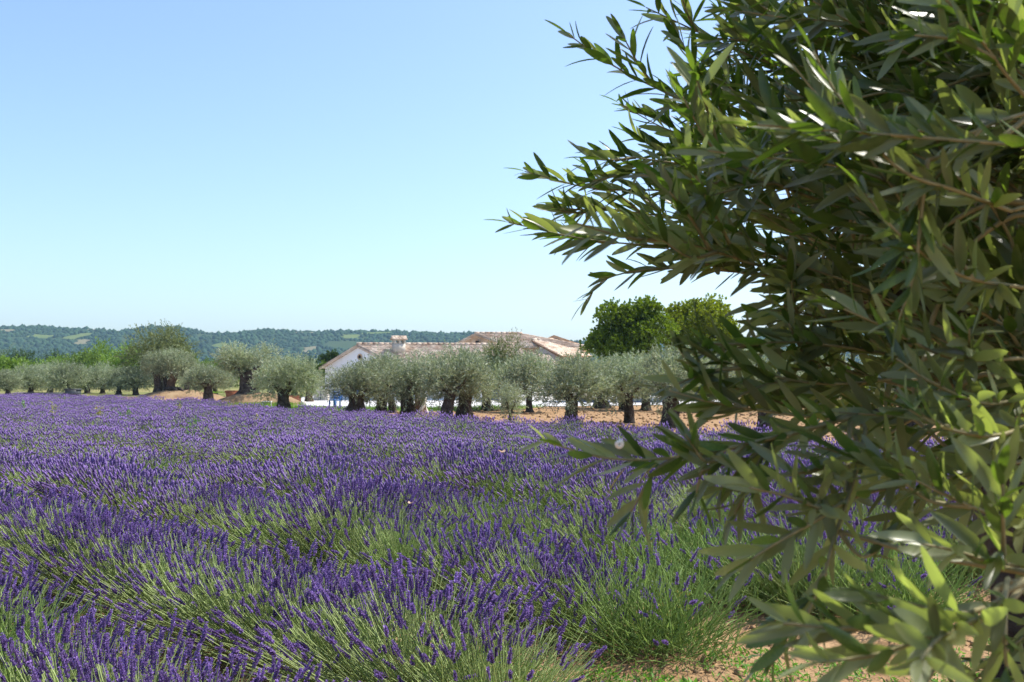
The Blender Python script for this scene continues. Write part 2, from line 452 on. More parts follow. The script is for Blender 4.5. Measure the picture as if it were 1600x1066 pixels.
def crown_mesh(name, material, seed, rx, rz, blobs, twigs, per, leaf, spread=0.35, wratio=0.28, flat_bottom=0.5, droop=0.0, jitter=0.3, blob_r=(0.42, 0.6)):
    """crown of leafy twigs growing out of overlapping lumps: centre at 0, radius rx, half height rz"""
    rng = np.random.default_rng(seed)
    mb = MB()
    cs = []
    while len(cs) < blobs:
        p = rng.normal(0, 1, 3); p /= np.linalg.norm(p)
        p *= rng.uniform(0.35, 0.72)
        if p[2] < -flat_bottom: continue
        cs.append((p, rng.uniform(*blob_r), rng.uniform(0.82, 1.18)))
    P, D, Cc = [], [], []
    sc3 = np.array([rx, rx, rz])
    for (c, r, tn) in cs:
        k = twigs // blobs
        d = rng.normal(0, 1, (k, 3)); d[:, 2] += 0.25; d /= np.linalg.norm(d, axis=1)[:, None]
        root = (c + d * r * rng.uniform(0.35, 0.85, (k, 1))) * sc3
        dirn = d + rng.normal(0, jitter, (k, 3)); dirn[:, 2] += 0.35 - droop; dirn /= np.linalg.norm(dirn, axis=1)[:, None]
        L = rng.uniform(0.5, 1.0, k) * spread * rx
        for j in range(per):
            t = (j + rng.random(k)) / per
            pos = root + dirn * (L * t)[:, None]; pos[:, 2] -= droop * 0.5 * L * t * t
            ld = dirn * 0.8 + rng.normal(0, 0.55, (k, 3)); ld /= np.linalg.norm(ld, axis=1)[:, None]
            P.append(pos); D.append(ld); Cc.append(tn * rng.uniform(0.78, 1.2, k))
    P = np.concatenate(P); D = np.concatenate(D); Cc = np.concatenate(Cc)
    q = np.percentile(np.hypot(P[:, 0], P[:, 1]), 97); P[:, :2] *= rx / q
    lo, hi = np.percentile(P[:, 2], 1.5), np.percentile(P[:, 2], 98.5); P[:, 2] = (P[:, 2] - lo) / (hi - lo) * 2 * rz - rz
    ln = leaf * rng.uniform(0.7, 1.3, len(P))
    V, T = leaf_quads(P, D, ln, ln * wratio, rng)
    mb.add(V, T, np.repeat(Cc, 4))
    return mb.mesh(name, material)

def trunk_mesh(name, material, seed, h, r_base, r_mid, r_top, limbs=4, spread=0.6, rise=0.7, lean=(0, 0), flare=1.0, sides=22, rings=15):
    rng = np.random.default_rng(seed)
    mb = MB(); V = []
    ph = rng.uniform(0, 6.28, 6); lob = rng.integers(3, 6)
    tw = rng.uniform(-1.6, 1.6)
    for j in range(rings):
        t = j / (rings - 1)
        r = r_mid + (r_base - r_mid) * math.exp(-t * 4.0) * flare * 1.12 + (r_top - r_mid) * max(0, (t - 0.55) / 0.45) ** 1.5
        for k in range(sides):
            a = 2 * math.pi * k / sides
            w = 1 + (0.17 - 0.06 * t) * math.sin(lob * a + ph[0] + tw * t * 2.2) + 0.10 * math.sin((lob + 3) * a + ph[1] - tw * t * 3) + 0.07 * math.sin(9 * a + ph[2] + 5 * t) \
                + 0.05 * math.sin(13 * t + ph[3] + 2 * a) + rng.normal(0, 0.035)
            if t < 0.18:
                w *= 1 + 0.30 * (0.18 - t) / 0.18 * max(0, math.sin(lob * a + ph[4]))
            V.append((lean[0] * t * t + 0.05 * r_mid * math.sin(6 * t + ph[5]) + r * w * math.cos(a), lean[1] * t * t + r * w * math.sin(a), h * t - 0.06 * (1 - t)))
    Q = [[j * sides + k, j * sides + (k + 1) % sides, (j + 1) * sides + (k + 1) % sides, (j + 1) * sides + k] for j in range(rings - 1) for k in range(sides)]
    mb.add(V, [np.array(Q), np.array([[(rings - 1) * sides + k for k in range(sides)]])])
    a0 = rng.uniform(0, 6.28)
    for i in range(limbs):
        a = a0 + 2 * math.pi * i / limbs + rng.uniform(-0.35, 0.35)
        s = spread * rng.uniform(0.7, 1.15)
        b = np.array([lean[0] + 0.45 * r_top * math.cos(a), lean[1] + 0.45 * r_top * math.sin(a), h * 0.86])
        pts = bez([b, b + [s * .35 * math.cos(a), s * .35 * math.sin(a), rise * .35], b + [s * .7 * math.cos(a + .2), s * .7 * math.sin(a + .2), rise * .62], b + [s * math.cos(a), s * math.sin(a), rise]], 4)
        rr = np.linspace(r_top * 0.42, 0.02, len(pts)) * (1 + rng.normal(0, 0.06, len(pts)))
        tube(mb, pts, rr, 8)
    return mb.mesh(name, material, smooth=True)

OLIVE = [crown_mesh('crown', M['olive_crown'], 40 + i, 1.5, 0.95, 14, 1250, 12, 0.115, spread=0.30, blob_r=(0.36, 0.52), flat_bottom=0.35) for i in range(6)]
tree_no = [0]
def olive(px, base_py, top_py, w_px, trunk_px, label, crown_bottom_py=None, d=None, z0=0.0, variant=None, name='olive_tree', group=None, bark='bark', lean=(0, 0), flare=1.0, base_px=None, cat='olive tree', xoff_px=0, limbs=4):
    """an old olive whose trunk foot is seen at (px, base_py), crown top at top_py, widths in photograph pixels"""
    if d is None:
        g = ground(px, base_py, z0)
    else:
        g = at(px, base_py, d); g[2] = z0
    Y = g[1]; k = Y / F
    tree_no[0] += 1; sd = 500 + tree_no[0] * 7
    top = at(px, top_py, Y)[2]
    cb = at(px, crown_bottom_py, Y)[2] if crown_bottom_py else g[2] + (top - g[2]) * 0.36
    cb -= 4 * k; rz = (top - cb) / 2; rx = w_px * 1.14 * k / 2; cz = (top + cb) / 2
    t = empty(name, (g[0], g[1], g[2]), 0, label, cat, group)
    th = max(0.3, cb - g[2] + rz * 0.35)
    tr = trunk_px * k / 2 * 0.74
    me = trunk_mesh('trunk', M[bark], sd, th, tr * 1.6 if base_px is None else base_px * k / 2 * 0.85, tr * 1.0, tr * 1.05, limbs, rx * 0.55, rz * 0.8, lean, flare)
    link('trunk', me, t)
    v = tree_no[0] % len(OLIVE) if variant is None else variant
    c = link('crown', OLIVE[v], t)
    c.location = (lean[0] + xoff_px * k, lean[1], cz - g[2])
    c.scale = (rx / 1.5, rx / 1.5, rz / 0.95)
    c.rotation_euler = (0, 0, (sd * 1.37) % 6.28)
    return t

# ------------------------------------------------------------------ the farmhouse
def P2(px, Y): return np.array([(px - 800) / F * Y, Y])

def tiled_plane(mb, a, b, c, d, course=0.42, pitch=0.24, amp=0.055, rng=None, thick=0.10):
    """canal tiles on the quad a-b (eave), d-c (ridge): arched columns running up the slope, stepped in courses"""
    a, b, c, d = [np.asarray(q, float) for q in (a, b, c, d)]
    nrm = np.cross(b - a, d - a); nrm /= np.linalg.norm(nrm)
    if nrm[2] < 0: nrm = -nrm
    W = max(np.linalg.norm(b - a), np.linalg.norm(c - d)); H = (np.linalg.norm(d - a) + np.linalg.norm(c - b)) / 2
    nc = max(2, int(W / pitch)); nr = max(2, int(H / course))
    us = np.arange(nc * 4 + 1) / (nc * 4)
    prof = np.abs(np.sin(np.arange(nc * 4 + 1) * np.pi / 4)) ** 0.8 * amp
    colj = rng.uniform(0.72, 1.22, (nr, nc))
    for r in range(nr):
        v0, v1 = r / nr, (r + 1) / nr + 0.02
        v1 = min(v1, 1.0)
        lo = a + (b - a) * us[:, None]; hi = d + (c - d) * us[:, None]
        wob = rng.normal(0, 0.008, len(us))
        p0 = lo + (hi - lo) * v0 + nrm * (prof + 0.045 + wob)[:, None]
        p1 = lo + (hi - lo) * v1 + nrm * (prof + 0.012)[:, None]
        pf = lo + (hi - lo) * v0 + nrm * (prof * 0 + 0.0)[:, None]
        n = len(us)
        V = np.concatenate([pf, p0, p1])
        i = np.arange(n - 1)
        Q = np.concatenate([np.stack([i, i + 1, n + i + 1, n + i], 1), np.stack([n + i, n + i + 1, 2 * n + i + 1, 2 * n + i], 1)])
        cc = np.repeat(colj[r], 4); cc = np.concatenate([cc, cc[-1:]])
        mb.add(V, Q, np.concatenate([cc, cc, cc]))
    # underside slab
    S = np.array([a, b, c, d]); S2 = S - nrm * thick
    mb.add(np.concatenate([S - nrm * 0.004, S2]), np.array([[0, 1, 2, 3], [7, 6, 5, 4], [0, 4, 5, 1], [1, 5, 6, 2], [2, 6, 7, 3], [3, 7, 4, 0]]), 0.9)

def prism_walls(mb, plan, z0, tops):
    """closed wall ring: plan points with their own top heights"""
    n = len(plan)
    V = [(p[0], p[1], z0) for p in plan] + [(p[0], p[1], t) for p, t in zip(plan, tops)]
    mb.add(V, [np.array([[k, (k + 1) % n, n + (k + 1) % n, n + k] for k in range(n)])])

def ridge_caps(mb, a, b, rng, r=0.13):
    a, b = np.asarray(a, float), np.asarray(b, float)
    L = np.linalg.norm(b - a); n = max(2, int(L / 0.4))
    for k in range(n):
        p = a + (b - a) * k / n; q = a + (b - a) * (k + 1.06) / n
        tube(mb, [p, q], [r * rng.uniform(0.95, 1.12), r * 0.9], 8, rng.uniform(0.62, 0.95))

def house():
    rng = np.random.default_rng(5)
    # ---- white house: skewed plan, gable towards the lavender
    t = empty('farmhouse', (-11.4, 75, 0), 0, 'long white farmhouse with pale clay tile roof and small round gable window', 'house')
    o = np.array([-11.4, 75.0, 0])
    A = at(563, 539, 75.0) - o                # gable apex
    Lf = at(508, 572, 77.0) - o               # far eave corner
    Rt = at(622, 569, 72.6) - o               # near eave corner
    run = np.array([11.5, 1.2, 0])            # along the ridge
    Lf0, Rt0, A0 = [p * [1, 1, 0] for p in (Lf, Rt, A)]
    mb = MB()
    # gable wall with depth, front wall, end wall, back wall
    plan = [Rt, A, Lf, Lf + run, A + run, Rt + run]
    prism_walls(mb, [p[:2] for p in plan], 0, [p[2] - 0.06 for p in plan])
    link('wall', mb.mesh('wall', M['plaster']), t)
    mb = MB()
    ov = np.array([-0.28, -0.03, 0])
    def over(e, a_, s=0.3):
        d = (e - a_); return e + d / np.linalg.norm(d) * s
    tiled_plane(mb, over(Rt, A) + ov, over(Rt, A) + run, A + run, A + ov, rng=rng)
    tiled_plane(mb, over(Lf, A) + run, over(Lf, A) + ov, A + ov, A + run, rng=rng)
    ridge_caps(mb, A + ov + [0, 0, 0.06], A + run + [0, 0, 0.06], rng)
    roof = link('roof', mb.mesh('roof', M['tile']), t)
    # verge boards
    for e, nm in ((Rt, 'verge_board'), (Lf, 'verge_board')):
        mb = MB()
        tube(mb, [over(e, A) + ov * 0.9 - [0, 0, 0.13], A + ov * 0.9 - [0, 0, 0.13]], 0.06, 6)
        link(nm, mb.mesh(nm, M['tile']), t)
    # round gable window: ring and dark pane on the gable plane
    gd = (Rt - Lf) * [1, 1, 0]; gd /= np.linalg.norm(gd); gn = np.array([gd[1], -gd[0], 0]); gn = gn if gn[1] < 0 else -gn
    s = (A0 - Lf0) @ gd
    cen = A0 + np.array([0, 0, at(561, 558, 75)[2]]) + gn * 0.03
    mb = MB(); ang = np.arange(20) * 2 * np.pi / 20
    ring = lambda r, off: cen + gn * off + r * (np.cos(ang)[:, None] * gd + np.sin(ang)[:, None] * np.array([0, 0, 1.0]))
    r0, r1, r2 = ring(0.24, 0.05), ring(0.15, 0.05), ring(0.24, -0.05); k = np.arange(20); k2 = (k + 1) % 20
    mb.add(np.concatenate([r0, r1, r2]), np.concatenate([np.stack([k, k2, 20 + k2, 20 + k], 1), np.stack([k, k2, 40 + k2, 40 + k], 1)]))
    w = link('round_window', mb.mesh('round_window', M['stone']), t)
    mb = MB(); mb.add(ring(0.16, 0.012), np.array([list(range(20))])); link('pane', mb.mesh('pane', M['dark']), w)
    # front wall: blue shuttered windows and a door under the olives
    fd = run / np.linalg.norm(run); fn = np.array([fd[1], -fd[0], 0])
    def on_front(u, z, off=0.0): return Rt0 + fd * u + fn * off + [0, 0, z]
    for u in (1.6, 4.4, 9.2):
        for nm, u0, u1, z0, z1, off, mt in (('window', u - 0.45, u + 0.45, 0.9, 2.0, 0.03, 'glass'), ('shutter', u - 0.92, u - 0.47, 0.88, 2.02, 0.07, 'blue'), ('shutter', u + 0.47, u + 0.92, 0.88, 2.02, 0.07, 'blue')):
            mb = MB(); MM = (np.stack([fd, -fn, [0, 0, 1]], 1), Rt0)
            box(mb, u0, u1, -off, 0.03, z0, z1, M=MM)
            link(nm, mb.mesh(nm, M[mt]), t)
    mb = MB(); MM = (np.stack([fd, -fn, [0, 0, 1]], 1), Rt0)
    box(mb, 6.4, 7.4, -0.05, 0.03, 0.0, 2.1, M=MM); link('door', mb.mesh('door', M['blue']), t)
    # chimney on the front slope near the ridge
    ch = at(623, 543, 74.3) - o
    mb = MB(); cdx, cdy = 0.44, 0.34
    ca = 0.35; Rm = np.array([[math.cos(ca), -math.sin(ca), 0], [math.sin(ca), math.cos(ca), 0], [0, 0, 1]])
    MM = (Rm, ch)
    box(mb, -cdx, cdx, -cdy, cdy, -0.4, 0.28, M=MM)
    for (x, y) in ((-cdx + .07, -cdy + .07), (0.0, -cdy + .07), (cdx - .07, -cdy + .07), (-cdx + .07, cdy - .07), (cdx - .07, cdy - .07), (0.0, cdy - .07)):
        box(mb, x - .07, x + .07, y - .07, y + .07, 0.28, 0.52, M=MM)
    box(mb, cdx - .15, cdx - .003, -cdy + .14, cdy - .14, 0.28, 0.517, M=MM)
    box(mb, -cdx - .03, cdx + .03, -cdy - .03, cdy + .03, 0.52, 0.57, M=MM)
    chim = link('chimney', mb.mesh('chimney', M['pale_stone']), roof)
    mb = MB()
    q = lambda x, y, z: np.array([x, y, z]) @ Rm.T + ch
    tiled_plane(mb, q(-cdx - .12, -cdy - .14, .58), q(cdx + .12, -cdy - .14, .58), q(cdx + .12, 0, .80), q(-cdx - .12, 0, .80), course=.2, pitch=.22, amp=.04, rng=rng, thick=.03)
    tiled_plane(mb, q(cdx + .12, cdy + .14, .58), q(-cdx - .12, cdy + .14, .58), q(-cdx - .12, 0, .80), q(cdx + .12, 0, .80), course=.2, pitch=.22, amp=.04, rng=rng, thick=.03)
    ridge_caps(mb, q(-cdx - .12, 0, .82), q(cdx + .12, 0, .82), rng, .07)
    link('chimney_cap', mb.mesh('chimney_cap', M['tile']), roof)

    # ---- stone barn behind: taller ridge
    t = empty('stone_barn', (-2.85, 83, 0), 0, 'taller stone building with clay tile gable roof behind the white house', 'house')
    o = np.array([-2.85, 83.0, 0])
    A = at(746, 522, 83.0) - o; Lf = at(706, 542, 85.0) - o; Rt = at(800, 541, 81.0) - o
    run = np.array([6.4, 0.6, 0]); ov = np.array([-0.25, -0.03, 0])
    mb = MB(); plan = [Rt, A, Lf, Lf + run, A + run, Rt + run]
    prism_walls(mb, [p[:2] for p in plan], 0, [p[2] - 0.06 for p in plan])
    link('wall', mb.mesh('wall', M['stone']), t)
    mb = MB()
    tiled_plane(mb, over(Rt, A) + ov, over(Rt, A) + run, A + run * 0.58, A + ov, rng=rng)
    tiled_plane(mb, over(Lf, A) + run, over(Lf, A) + ov, A + ov, A + run * 0.58, rng=rng)
    tiled_plane(mb, over(Rt, A) + run + [0.05, 0, 0.02], over(Lf, A) + run + [0.05, 0, 0.02], A + run * 0.59, A + run * 0.58, rng=rng)
    ridge_caps(mb, A + ov + [0, 0, .06], A + run * 0.58 + [0, 0, .06], rng)
    link('roof', mb.mesh('roof', M['tile']), t)
    mb = MB(); c = at(746, 536, 83.0) - o + np.array([-0.02, -0.22, 0])
    box(mb, c[0] - .13, c[0] + .13, c[1] - .3, c[1] + .3, c[2] - .16, c[2] + .16)
    link('window', mb.mesh('window', M['dark']), t)
    mb = MB(); a = at(769, 521, 83.5) - o
    tube(mb, [a - [0, 0, .3], a + [0, 0, .12]], .012, 5)
    for z in (0.04, 0.11): tube(mb, [a + [-.34, 0, z], a + [.34, 0, z]], .012, 5)
    for x in (-.3, -.15, 0, .15, .3): tube(mb, [a + [x, -.18, .115], a + [x, .18, .115]], .008, 4)
    link('aerial', mb.mesh('aerial', M['metal']), t)

    # ---- right wing: roof sloping to the right front, shaded grey wall on its left
    t = empty('farm_wing', (2.6, 80, 0), 0, 'right-hand wing with clay tile roof and shaded grey side wall', 'house')
    o = np.array([2.6, 80.0, 0])
    r0 = at(832, 532, 82.0) - o; r1 = at(876, 531.5, 84.0) - o       # ridge
    e1 = at(924, 557, 79.5) - o; e0 = at(878, 557, 76.5) - o         # eave
    mb = MB()
    tiled_plane(mb, e0, e1, r1, r0, rng=rng)
    b0 = r0 + np.array([-2.2, 3.5, -1.3]); b1 = r1 + np.array([-1.0, 5.0, -1.3])
    tiled_plane(mb, b1, b0, r0, r1, rng=rng)
    ridge_caps(mb, r0 + [0, 0, .06], r1 + [0, 0, .06], rng)
    roof = link('roof', mb.mesh('roof', M['tile']), t)
    mb = MB()
    ins = np.array([0.12, 0.15, 0])
    plan = [e0 + ins, e1 + [-.2, .15, 0], r1 + [-.1, 0, 0], b1, b0, r0 + [.12, .1, 0]]
    prism_walls(mb, [p[:2] for p in plan], 0, [p[2] - 0.13 for p in plan])
    link('wall', mb.mesh('wall', M['grey_wall']), t)
    mb = MB(); tube(mb, [e0 + [-.06, -.05, -.06], r0 + [-.06, -.05, -.06]], .075, 6); link('verge_board', mb.mesh('verge_board', M['wood']), t)
    mb = MB(); tube(mb, [e0 + [-.06, -.05, -.02], e1 + [.05, -.05, -.02]], .07, 6); link('gutter', mb.mesh('gutter', M['terracotta']), t)
    sd = (e0 - r0) * [1, 1, 0]; sl = np.linalg.norm(sd); sd /= sl; sn = np.array([sd[1], -sd[0], 0]); sn = sn if sn[0] < 0 else -sn
    MM = (np.stack([sd, -sn, [0, 0, 1]], 1), (r0 + [.12, .1, 0]) * [1, 1, 0])
    zc = at(848, 557, 79)[2]
    mb = MB(); box(mb, sl * .22, sl * .52, -.04, .05, zc - .22, zc + .22, M=MM); w = link('window', mb.mesh('window', M['glass']), t)
    mb = MB(); box(mb, sl * .36, sl * .375, -.06, -.041, zc - .22, zc + .22, M=MM); link('mullion', mb.mesh('mullion', M['white']), w)
    # ---- low lean-to roof in front of the wing
    t = empty('lean_to', (1.7, 75.5, 0), 0, 'low lean-to with clay tile roof below the grey wing wall', 'outbuilding')
    o = np.array([1.7, 75.5, 0])
    a0 = at(826, 568, 74.0) - o; a1 = at(872, 570, 74.5) - o; c1 = at(858, 556, 77.0) - o; c0 = at(828, 552, 77.5) - o
    mb = MB(); tiled_plane(mb, a0, a1, c1, c0, rng=rng); link('roof', mb.mesh('roof', M['tile']), t)
    mb = MB(); prism_walls(mb, [a0[:2] + [.1, .15], a1[:2] + [-.1, .15], c1[:2] + [0, -.05], c0[:2] + [.1, -.05]], 0, [a0[2] - .12, a1[2] - .12, c1[2] - .12, c0[2] - .12])
    link('wall', mb.mesh('wall', M['stone']), t)
house()

# ------------------------------------------------------------------ orchard trees
FR = 'old olives lining the lavender field'
olive(443, 642.5, 560, 98, 21, 'lone round olive left of the white gable, beside the low white table', 618, group=FR, base_px=30)
olive(557, 650, 571, 92, 27, 'broad olive with widely flared trunk in front of the white gable', 622, group=FR, base_px=54, flare=1.3)
olive(636, 653.5, 556, 104, 25, 'olive with straight dark trunk below the chimney', 622, group=FR, base_px=34)
olive(698, 658, 551, 98, 22, 'olive with slim leaning trunk, left of a twin pair', 618, group=FR, base_px=32, lean=(0.18, 0))
olive(727, 656, 553, 92, 24, 'olive with sprawling foot, right of a twin pair', 624, group=FR, base_px=46)
olive(893, 663.5, 559, 118, 22, 'wide olive with spreading low limbs right of the young pale olive', 628, group=FR, base_px=32, limbs=6)
olive(983, 661, 558, 104, 16, 'olive with slim upright trunk below the dark green dome tree', 622, group=FR, base_px=20)
olive(1047, 669, 546, 116, 30, 'thick-trunked olive just left of the near olive branches', 628, group=FR, base_px=42)
olive(1196, 677, 548, 130, 26, 'olive mostly hidden behind the near olive branches', 630, group=FR, base_px=34)
olive(1424, 673, 545, 140, 40, 'olive glimpsed at far right through the near olive leaves', 628, group=FR, base_px=50)
BK = 'olives in the second row by the terrace'
olive(597, 648, 562, 92, 19, 'olive standing behind and right of the flared trunk', 618, group=BK)
olive(614, 645, 566, 70, 13, 'leaning slim olive trunk beside the terrace, between two dark trunks', 618, group=BK, lean=(-0.4, 0))
olive(760, 642, 558, 96, 16, 'olive behind the young pale olive, on its left', 618, group=BK)
olive(827, 645, 556, 96, 12, 'slender olive behind the young pale olive, on its right', 620, group=BK)
olive(940, 638, 566, 92, 22, 'olive in shade beside the terrace, between two front olives', 616, group=BK, base_px=34)
olive(972, 641, 568, 74, 10, 'thin olive trunk just left of the slim upright one', 616, group=BK)
olive(1010, 642, 560, 90, 15, 'olive standing behind, between the slim and the thick trunk', 616, group=BK)
olive(1100, 644, 556, 110, 20, 'back-row olive right of the thick-trunked olive', 616, group=BK)
olive(1290, 646, 552, 120, 22, 'back-row olive seen through gaps in the near branches', 616, group=BK)

def own_tree(name, px, base_py, d, top_py, bot_py, w_px, material, seed, label, cat, group=None, leaf=0.2, twigs=1300, per=11, blobs=18, trunk=0.2, spread=0.28, droop=0.0, wratio=0.5, z0=0.0, bark='bark', jitter=0.3, blob_r=(0.34, 0.5), flat=0.6):
    k = d / F
    g = at(px, base_py, d); top = at(px, top_py, d)[2]; bot = at(px, bot_py, d)[2]
    rx = w_px * k / 2; rz = (top - bot) / 2
    t = empty(name, (g[0], d, z0), 0, label, cat, group)
    link('trunk', trunk_mesh('trunk', M[bark], seed, bot - z0 + rz * 0.5, trunk * 1.6, trunk, trunk, 5, rx * 0.5, rz * 0.8), t)
    c = link('crown', crown_mesh('crown', M[material], seed, rx, rz, blobs, twigs, per, leaf, spread=spread, droop=droop, wratio=wratio, jitter=jitter, blob_r=blob_r, flat_bottom=flat), t)
    c.location = (0, 0, (top + bot) / 2 - z0)
    return t

# tall greener olive poking above the row, young pale olive, dome trees
own_tree('olive_tree', 790, 640, 52, 531, 612, 84, 'willow_crown', 71, 'tallest olive rising above the row in front of the stone building', 'olive tree', leaf=0.12, twigs=1100, per=12, trunk=0.16, wratio=0.28, spread=0.4)
own_tree('young_olive', 797, 662, 37.5, 600, 660, 56, 'young_olive', 72, 'young pale bushy olive leafing down to the ground', 'olive tree', leaf=0.085, twigs=420, per=11, blobs=9, trunk=0.05, wratio=0.25, spread=0.5)
own_tree('dome_tree', 984, 640, 70, 476, 572, 124, 'green_crown', 73, 'dense dark green domed tree, the left one of the pair', 'tree', 'pair of domed trees', leaf=0.17, twigs=6200, per=9, blobs=40, trunk=0.28, spread=0.045, wratio=0.65, blob_r=(0.30, 0.40), flat=0.8, jitter=0.2)
own_tree('dome_tree', 1094, 640, 74, 475, 574, 130, 'bright_crown', 74, 'brighter green domed tree, the right one of the pair', 'tree', 'pair of domed trees', leaf=0.17, twigs=6200, per=9, blobs=40, trunk=0.28, spread=0.045, wratio=0.65, blob_r=(0.30, 0.40), flat=0.8, jitter=0.2)
own_tree('pine_tree', 517, 600, 130, 551, 572, 32, 'dark_crown', 75, 'small dark round tree behind the left corner of the white gable', 'tree', leaf=0.25, twigs=500, per=8, blobs=12, trunk=0.18, spread=0.2)
own_tree('shrub', 501, 600, 100, 568, 604, 24, 'wood_crown', 76, 'yellow green bush beside the white gable', 'shrub', leaf=0.16, twigs=400, per=8, blobs=9, trunk=0.06)

# left group on the earth banks
def many_trunk_olive():
    X, Y = MOUND1; z0 = 0.50; k = Y / F
    t = empty('olive_tree', (X, Y, z0), 0, 'ancient olive with several separate gnarled trunks on an earth bank', 'olive tree')
    for i, (px, lean, w, bk, h) in enumerate([(247, (-.1, 0), 13, 'bark', 1.5), (266, (.35, 0), 16, 'bark_brown', 1.7), (290, (.25, .1), 9, 'bark', 1.5), (258, (-.2, .2), 9, 'bark', 1.2)]):
        o = link('trunk', trunk_mesh('trunk', M[bk], 300 + i, h, w * k * 0.42, w * k * .34, w * k * 0.36, 3, .6, .7, lean), t)
        o.location = ((px - 800) / F * Y - X, 0.15 * i, 0)
    mb = MB(); rng = np.random.default_rng(9)
    for i in range(7):
        a = np.array([(262 + i * 3 - 800) / F * Y - X, -.2, .25]); e = a + [rng.uniform(.5, 1.5), rng.uniform(-.9, -.2), -.28]
        tube(mb, bez([a, (a + e) / 2 + [0, 0, .15], e], 5), np.linspace(.16, .06, 11), 7)
    link('roots', mb.mesh('roots', M['bark'], True), t)
    for i, (px, top, bot, w) in enumerate([(245, 552, 588, 48), (272, 549, 590, 60), (293, 560, 592, 38)]):
        c = link('crown', OLIVE[i], t)
        zt, zb = at(px, top, Y)[2], at(px, bot, Y)[2]
        c.location = ((px - 800) / F * Y - X, 0.2 * i, (zt + zb) / 2 - z0)
        c.scale = (w * k / 2 / 1.5, w * k / 2 / 1.5, (zt - zb) / 2 / 0.95); c.rotation_euler = (0, 0, i * 2.0)
many_trunk_olive()
own_tree('big_olive', 250, 612, 96, 515, 592, 112, 'willow_crown', 81, 'huge bushy olive towering behind the many-trunked one', 'olive tree', leaf=0.2, twigs=1900, per=12, blobs=26, trunk=0.4, wratio=0.34, spread=0.3, droop=0.25)
olive(325, 626, 573, 70, 15, 'low spreading olive between the two earth banks', 604, d=71, group='olives around the earth banks', base_px=28, limbs=6)
t3 = olive(388, 618, 541, 86, 33, 'tall thick-trunked olive on the rounded earth bank', 584, d=MOUND3[1], z0=0.62, group='olives around the earth banks', base_px=44, bark='bark')
olive(483, 628, 578, 40, 12, 'small olive with brown trunk beside the terrace edge', 606, d=69, group='olives around the earth banks', bark='bark_brown')

# olive grove at far left
GR = 'grove of olives at the far left'
for i, (px, top, w, d, lb) in enumerate([
        (12, 580, 62, 92, 'bushiest grove olive at the left edge of the picture'), (48, 573, 58, 104, 'second grove olive from the left edge'),
        (78, 571, 54, 108, 'grove olive standing left of the one with a forked trunk'), (108, 569, 66, 98, 'grove olive with forked trunk above the grey box'),
        (136, 577, 50, 106, 'grove olive just right of the grey box'), (160, 572, 56, 103, 'tall grove olive midway between the box and the bank'),
        (186, 578, 54, 98, 'grove olive in front of the bright green wood'), (212, 576, 58, 94, 'grove olive nearest the left earth bank'),
        (336, 580, 52, 98, 'grove olive seen beyond the gap between the banks'), (306, 582, 46, 100, 'grove olive right behind the many-trunked olive'), (460, 580, 50, 96, 'grove olive beyond the lone round olive'),
        (425, 584, 46, 99, 'grove olive beyond the rounded bank')]):
    olive(px, 617, top, w, 8, lb, 604, d=d, group=GR, base_px=14, limbs=5, cat='olive tree')

# green wood behind the grove
WD = 'green trees behind the olive grove'
for i, (px, top, w, d, lb, dk) in enumerate([
        (14, 566, 50, 125, 'vivid green bush tree at the left edge behind the grove', 0), (40, 572, 50, 150, 'low green tree second from the left edge behind the grove', 0), (78, 566, 56, 160, 'green tree above the forked grove olive', 0),
        (112, 560, 52, 165, 'green tree above the grey box, behind the grove', 0), (140, 556, 52, 160, 'rounded green tree left of the tallest of the wood', 0),
        (166, 544, 54, 150, 'tallest light green tree in the wood left of the huge olive', 0), (190, 548, 52, 140, 'light green tree touching the huge olive', 0),
        (310, 562, 44, 150, 'green tree just right of the huge olive', 0), (335, 568, 44, 160, 'low green tree in the gap right of the huge olive', 0), (46, 556, 40, 230, 'dark far tree at left below the hills', 1),
        (90, 556, 44, 240, 'dark far tree below the green hill field', 1), (22, 552, 44, 260, 'dark far tree at the left edge below the hills', 1), (360, 572, 40, 170, 'low green tree behind the tall thick olive', 0),
        (440, 574, 50, 190, 'low green tree behind the lone round olive', 0), (480, 566, 46, 210, 'far dark green tree left of the white gable', 1)]):
    own_tree('woodland_tree', px, 600, d, top - 4, 602, w * 1.3, 'dark_crown' if dk else 'wood_crown', 900 + i, lb, 'tree', WD, leaf=0.32, twigs=720, per=9, blobs=14, trunk=0.2, spread=0.3, wratio=0.5)

